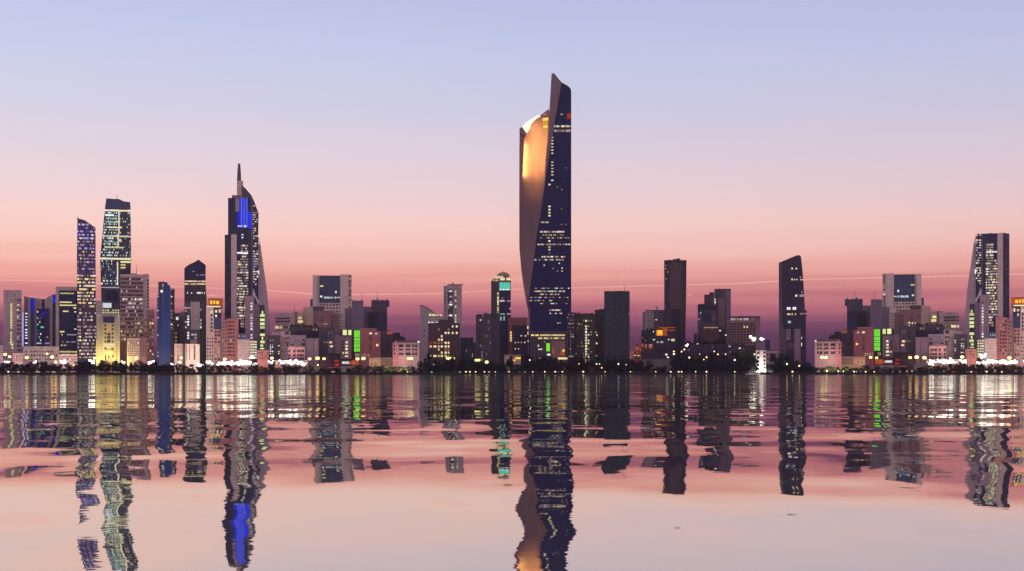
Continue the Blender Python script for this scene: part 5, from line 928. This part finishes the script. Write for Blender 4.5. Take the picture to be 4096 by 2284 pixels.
# ------------------------------------------------------------------ street-level floodlighting (aimed at the facades)
def area(px, py, Y, sx, sy, power, col, tilt=115, yaw=0):
    l = bpy.data.lights.new('street_glow', 'AREA'); l.shape = 'RECTANGLE'; l.size = sx; l.size_y = sy; l.energy = power; l.color = col
    o = link(bpy.data.objects.new('street_glow', l)); o.location = ((px - CX) / F * Y, Y, CAMH + (HY - py) * Y / F); o.rotation_euler = (math.radians(tilt), 0, yaw)
PINK = (1, .76, .62); YEL = (1, .85, .25)
for px, w, pw in ((80, 60, 8e4), (200, 60, 8e4), (330, 50, 5e4), (560, 60, 5e4), (680, 50, 5e4), (800, 60, 7e4), (900, 70, 7e4), (1000, 70, 7e4), (1100, 60, 4e4), (1190, 60, 4e4)):
    area(px, 1462, 1938, w, 3, pw * .3, PINK, 135)
    if 780 < px: area(MIRX - px, 1458, 1938, w, 3, pw * .3, PINK, 135)
area(432, 1452, 1962, 40, 2, 5.2e4, YEL, 122)
area(1500, 1452, 1945, 60, 2, 5e3, (1, .5, .3)); area(MIRX - 1500, 1452, 1945, 60, 2, 5e3, (1, .5, .3))
area(1600, 1450, 1975, 20, 2, 6e3, (1, .5, .42)); area(MIRX - 1600, 1447, 1975, 20, 2, 6e3, (1, .5, .42))
area(3042, 1491, 1906.5, 30, 1.5, 3.2e4, (1, .93, .78), 125)
area(1590, 1478, 1906.5, 30, 1.5, 4e3, (.6, 1, .15), 115); area(MIRX - 1590, 1478, 1906.5, 30, 1.5, 4e3, (.6, 1, .15), 115)
# golden floodlights in the crown of the tallest tower
def line_light(px, py, Y, w, h, power, col):
    l = bpy.data.lights.new('crown_floodlight', 'AREA'); l.shape = 'RECTANGLE'; l.size = w; l.size_y = h; l.energy = power; l.color = col
    o = link(bpy.data.objects.new('crown_floodlight', l)); o.location = ((px - CX) / F * Y, Y, CAMH + (HY - py) * Y / F); o.rotation_euler = (math.radians(90), 0, 0)
line_light(2103, 636, 2031, 1.2, 46, 2.6e4, (1, .66, .17))        # bright strip near the outer lip
line_light(2148, 590, 2028.6, 1.6, 72, 4.6e4, (1, .48, .15))      # wash over the folded wall
line_light(2138, 745, 2028.8, 1.2, 30, 1.8e3, (1, .42, .15))      # dim tail of the wash
line_light(2182, 590, 2031, 1.0, 60, 6e3, (1, .55, .25))

# ------------------------------------------------------------------ the dusk air over the bay
m, nt, out = newmat('haze_air'); pv = nt.nodes.new('ShaderNodeVolumePrincipled'); pv.inputs['Color'].default_value = (.9, .82, .9, 1); pv.inputs['Density'].default_value = 1.6e-5; pv.inputs['Anisotropy'].default_value = 0.0
nt.links.new(pv.outputs[0], out.inputs['Volume']); MATS['haze_air'] = m
bm = bmesh.new(); bm_box(bm, -2550, 2550, -300, 3100, -3.5, 450); tag(mesh_obj('haze', bm, 'haze_air'), kind='stuff')

# ------------------------------------------------------------------ sky and sun
W = bpy.data.worlds.new('World'); SC.world = W; W.use_nodes = True; nt = W.node_tree; nt.nodes.clear(); L = nt.links.new
def srgb(c): return tuple(((v / 255) / 12.92 if v / 255 <= .04045 else ((v / 255 + .055) / 1.055) ** 2.4) for v in c) + (1,)
tc = nt.nodes.new('ShaderNodeTexCoord'); sp = nt.nodes.new('ShaderNodeSeparateXYZ'); L(tc.outputs['Generated'], sp.inputs[0])
hor = math_node(nt, 'SQRT', math_node(nt, 'ADD', math_node(nt, 'MULTIPLY', sp.outputs[0], sp.outputs[0]), math_node(nt, 'MULTIPLY', sp.outputs[1], sp.outputs[1])))
el = math_node(nt, 'DIVIDE', sp.outputs[2], math_node(nt, 'MAXIMUM', hor, 0.01))
mp = nt.nodes.new('ShaderNodeMapping'); mp.inputs['Scale'].default_value = (2.2, 2.2, 70); L(tc.outputs['Generated'], mp.inputs[0])
no = nt.nodes.new('ShaderNodeTexNoise'); no.inputs['Scale'].default_value = 1.6; no.inputs['Detail'].default_value = 5; no.inputs['Distortion'].default_value = .4; L(mp.outputs[0], no.inputs['Vector'])
mr = nt.nodes.new('ShaderNodeMapRange'); mr.inputs[1].default_value = 0.02; mr.inputs[2].default_value = 0.14; mr.inputs[3].default_value = 0.034; mr.inputs[4].default_value = 0.004; L(el, mr.inputs[0])
el2 = math_node(nt, 'ADD', el, math_node(nt, 'MULTIPLY', math_node(nt, 'SUBTRACT', no.outputs[0], .5), mr.outputs[0]))
ramp = nt.nodes.new('ShaderNodeValToRGB'); cr = ramp.color_ramp
L(math_node(nt, 'MULTIPLY', el2, 1 / 0.6), ramp.inputs[0])
STOPS = [(1440, (76, 45, 80)), (1360, (98, 57, 90)), (1300, (130, 75, 102)), (1240, (180, 104, 120)), (1170, (213, 135, 135)), (1090, (238, 168, 157)), (1000, (248, 196, 185)), (900, (248, 208, 201)), (760, (235, 211, 216)), (600, (223, 211, 224)), (440, (209, 208, 230)), (240, (198, 206, 235)), (0, (188, 196, 232)), (-500, (186, 188, 224)), (-1900, (172, 172, 215))]
for i, (py, c) in enumerate(STOPS):
    t = (HY - py) / F / 0.6
    e = cr.elements[i] if i < 2 else cr.elements.new(t)
    e.position = min(t, 1); e.color = srgb(c)
# unseen sky behind the camera is brightened and warmed to light the facades
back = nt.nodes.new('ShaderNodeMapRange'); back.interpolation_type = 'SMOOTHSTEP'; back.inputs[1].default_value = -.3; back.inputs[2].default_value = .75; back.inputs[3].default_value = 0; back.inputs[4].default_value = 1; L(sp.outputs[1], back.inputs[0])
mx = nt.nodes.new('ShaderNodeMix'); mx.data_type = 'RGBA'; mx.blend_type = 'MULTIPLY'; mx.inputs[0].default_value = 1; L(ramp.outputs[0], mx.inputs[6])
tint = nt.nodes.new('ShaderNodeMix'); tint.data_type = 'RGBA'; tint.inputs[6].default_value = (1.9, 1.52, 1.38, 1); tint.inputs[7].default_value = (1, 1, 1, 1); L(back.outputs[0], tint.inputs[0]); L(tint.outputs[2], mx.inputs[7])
side = nt.nodes.new('ShaderNodeMapRange'); side.inputs[1].default_value = -.34; side.inputs[2].default_value = .34; side.inputs[3].default_value = 0; side.inputs[4].default_value = 1; L(sp.outputs[0], side.inputs[0])
st = nt.nodes.new('ShaderNodeMix'); st.data_type = 'RGBA'; st.inputs[6].default_value = (1.05, 1.04, 1.02, 1); st.inputs[7].default_value = (.92, .90, .93, 1); L(side.outputs[0], st.inputs[0])
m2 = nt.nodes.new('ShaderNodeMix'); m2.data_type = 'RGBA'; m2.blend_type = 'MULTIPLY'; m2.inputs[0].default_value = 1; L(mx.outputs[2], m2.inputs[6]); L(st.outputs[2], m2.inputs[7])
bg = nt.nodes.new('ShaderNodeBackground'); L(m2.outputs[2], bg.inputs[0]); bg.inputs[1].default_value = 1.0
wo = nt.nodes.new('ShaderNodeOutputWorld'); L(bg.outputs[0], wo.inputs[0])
sl = bpy.data.lights.new('sun', 'SUN'); sl.energy = 4.0; sl.angle = math.radians(0.5); sl.color = (1, .74, .56)
so = link(bpy.data.objects.new('sun', sl)); so.rotation_euler = (math.radians(-89), 0, math.radians(-1.5))   # just above the horizon, behind the tallest tower

# ------------------------------------------------------------------ camera and render settings
cam = bpy.data.cameras.new('camera'); co = link(bpy.data.objects.new('camera', cam)); co.location = (0, 0, CAMH); co.rotation_euler = (math.pi / 2, 0, 0)
cam.sensor_width = 36; cam.lens = F / 4096 * 36; cam.shift_y = (HY - 1142) / 4096; cam.clip_start = .5; cam.clip_end = 100000
SC.camera = co
SC.view_settings.view_transform = 'Standard'; SC.view_settings.look = 'None'; SC.view_settings.exposure = 0; SC.view_settings.gamma = 1
SC.render.engine = 'CYCLES'; SC.cycles.use_denoising = True; SC.cycles.max_bounces = 6; SC.cycles.sample_clamp_indirect = 6; SC.cycles.caustics_reflective = False; SC.cycles.caustics_refractive = False
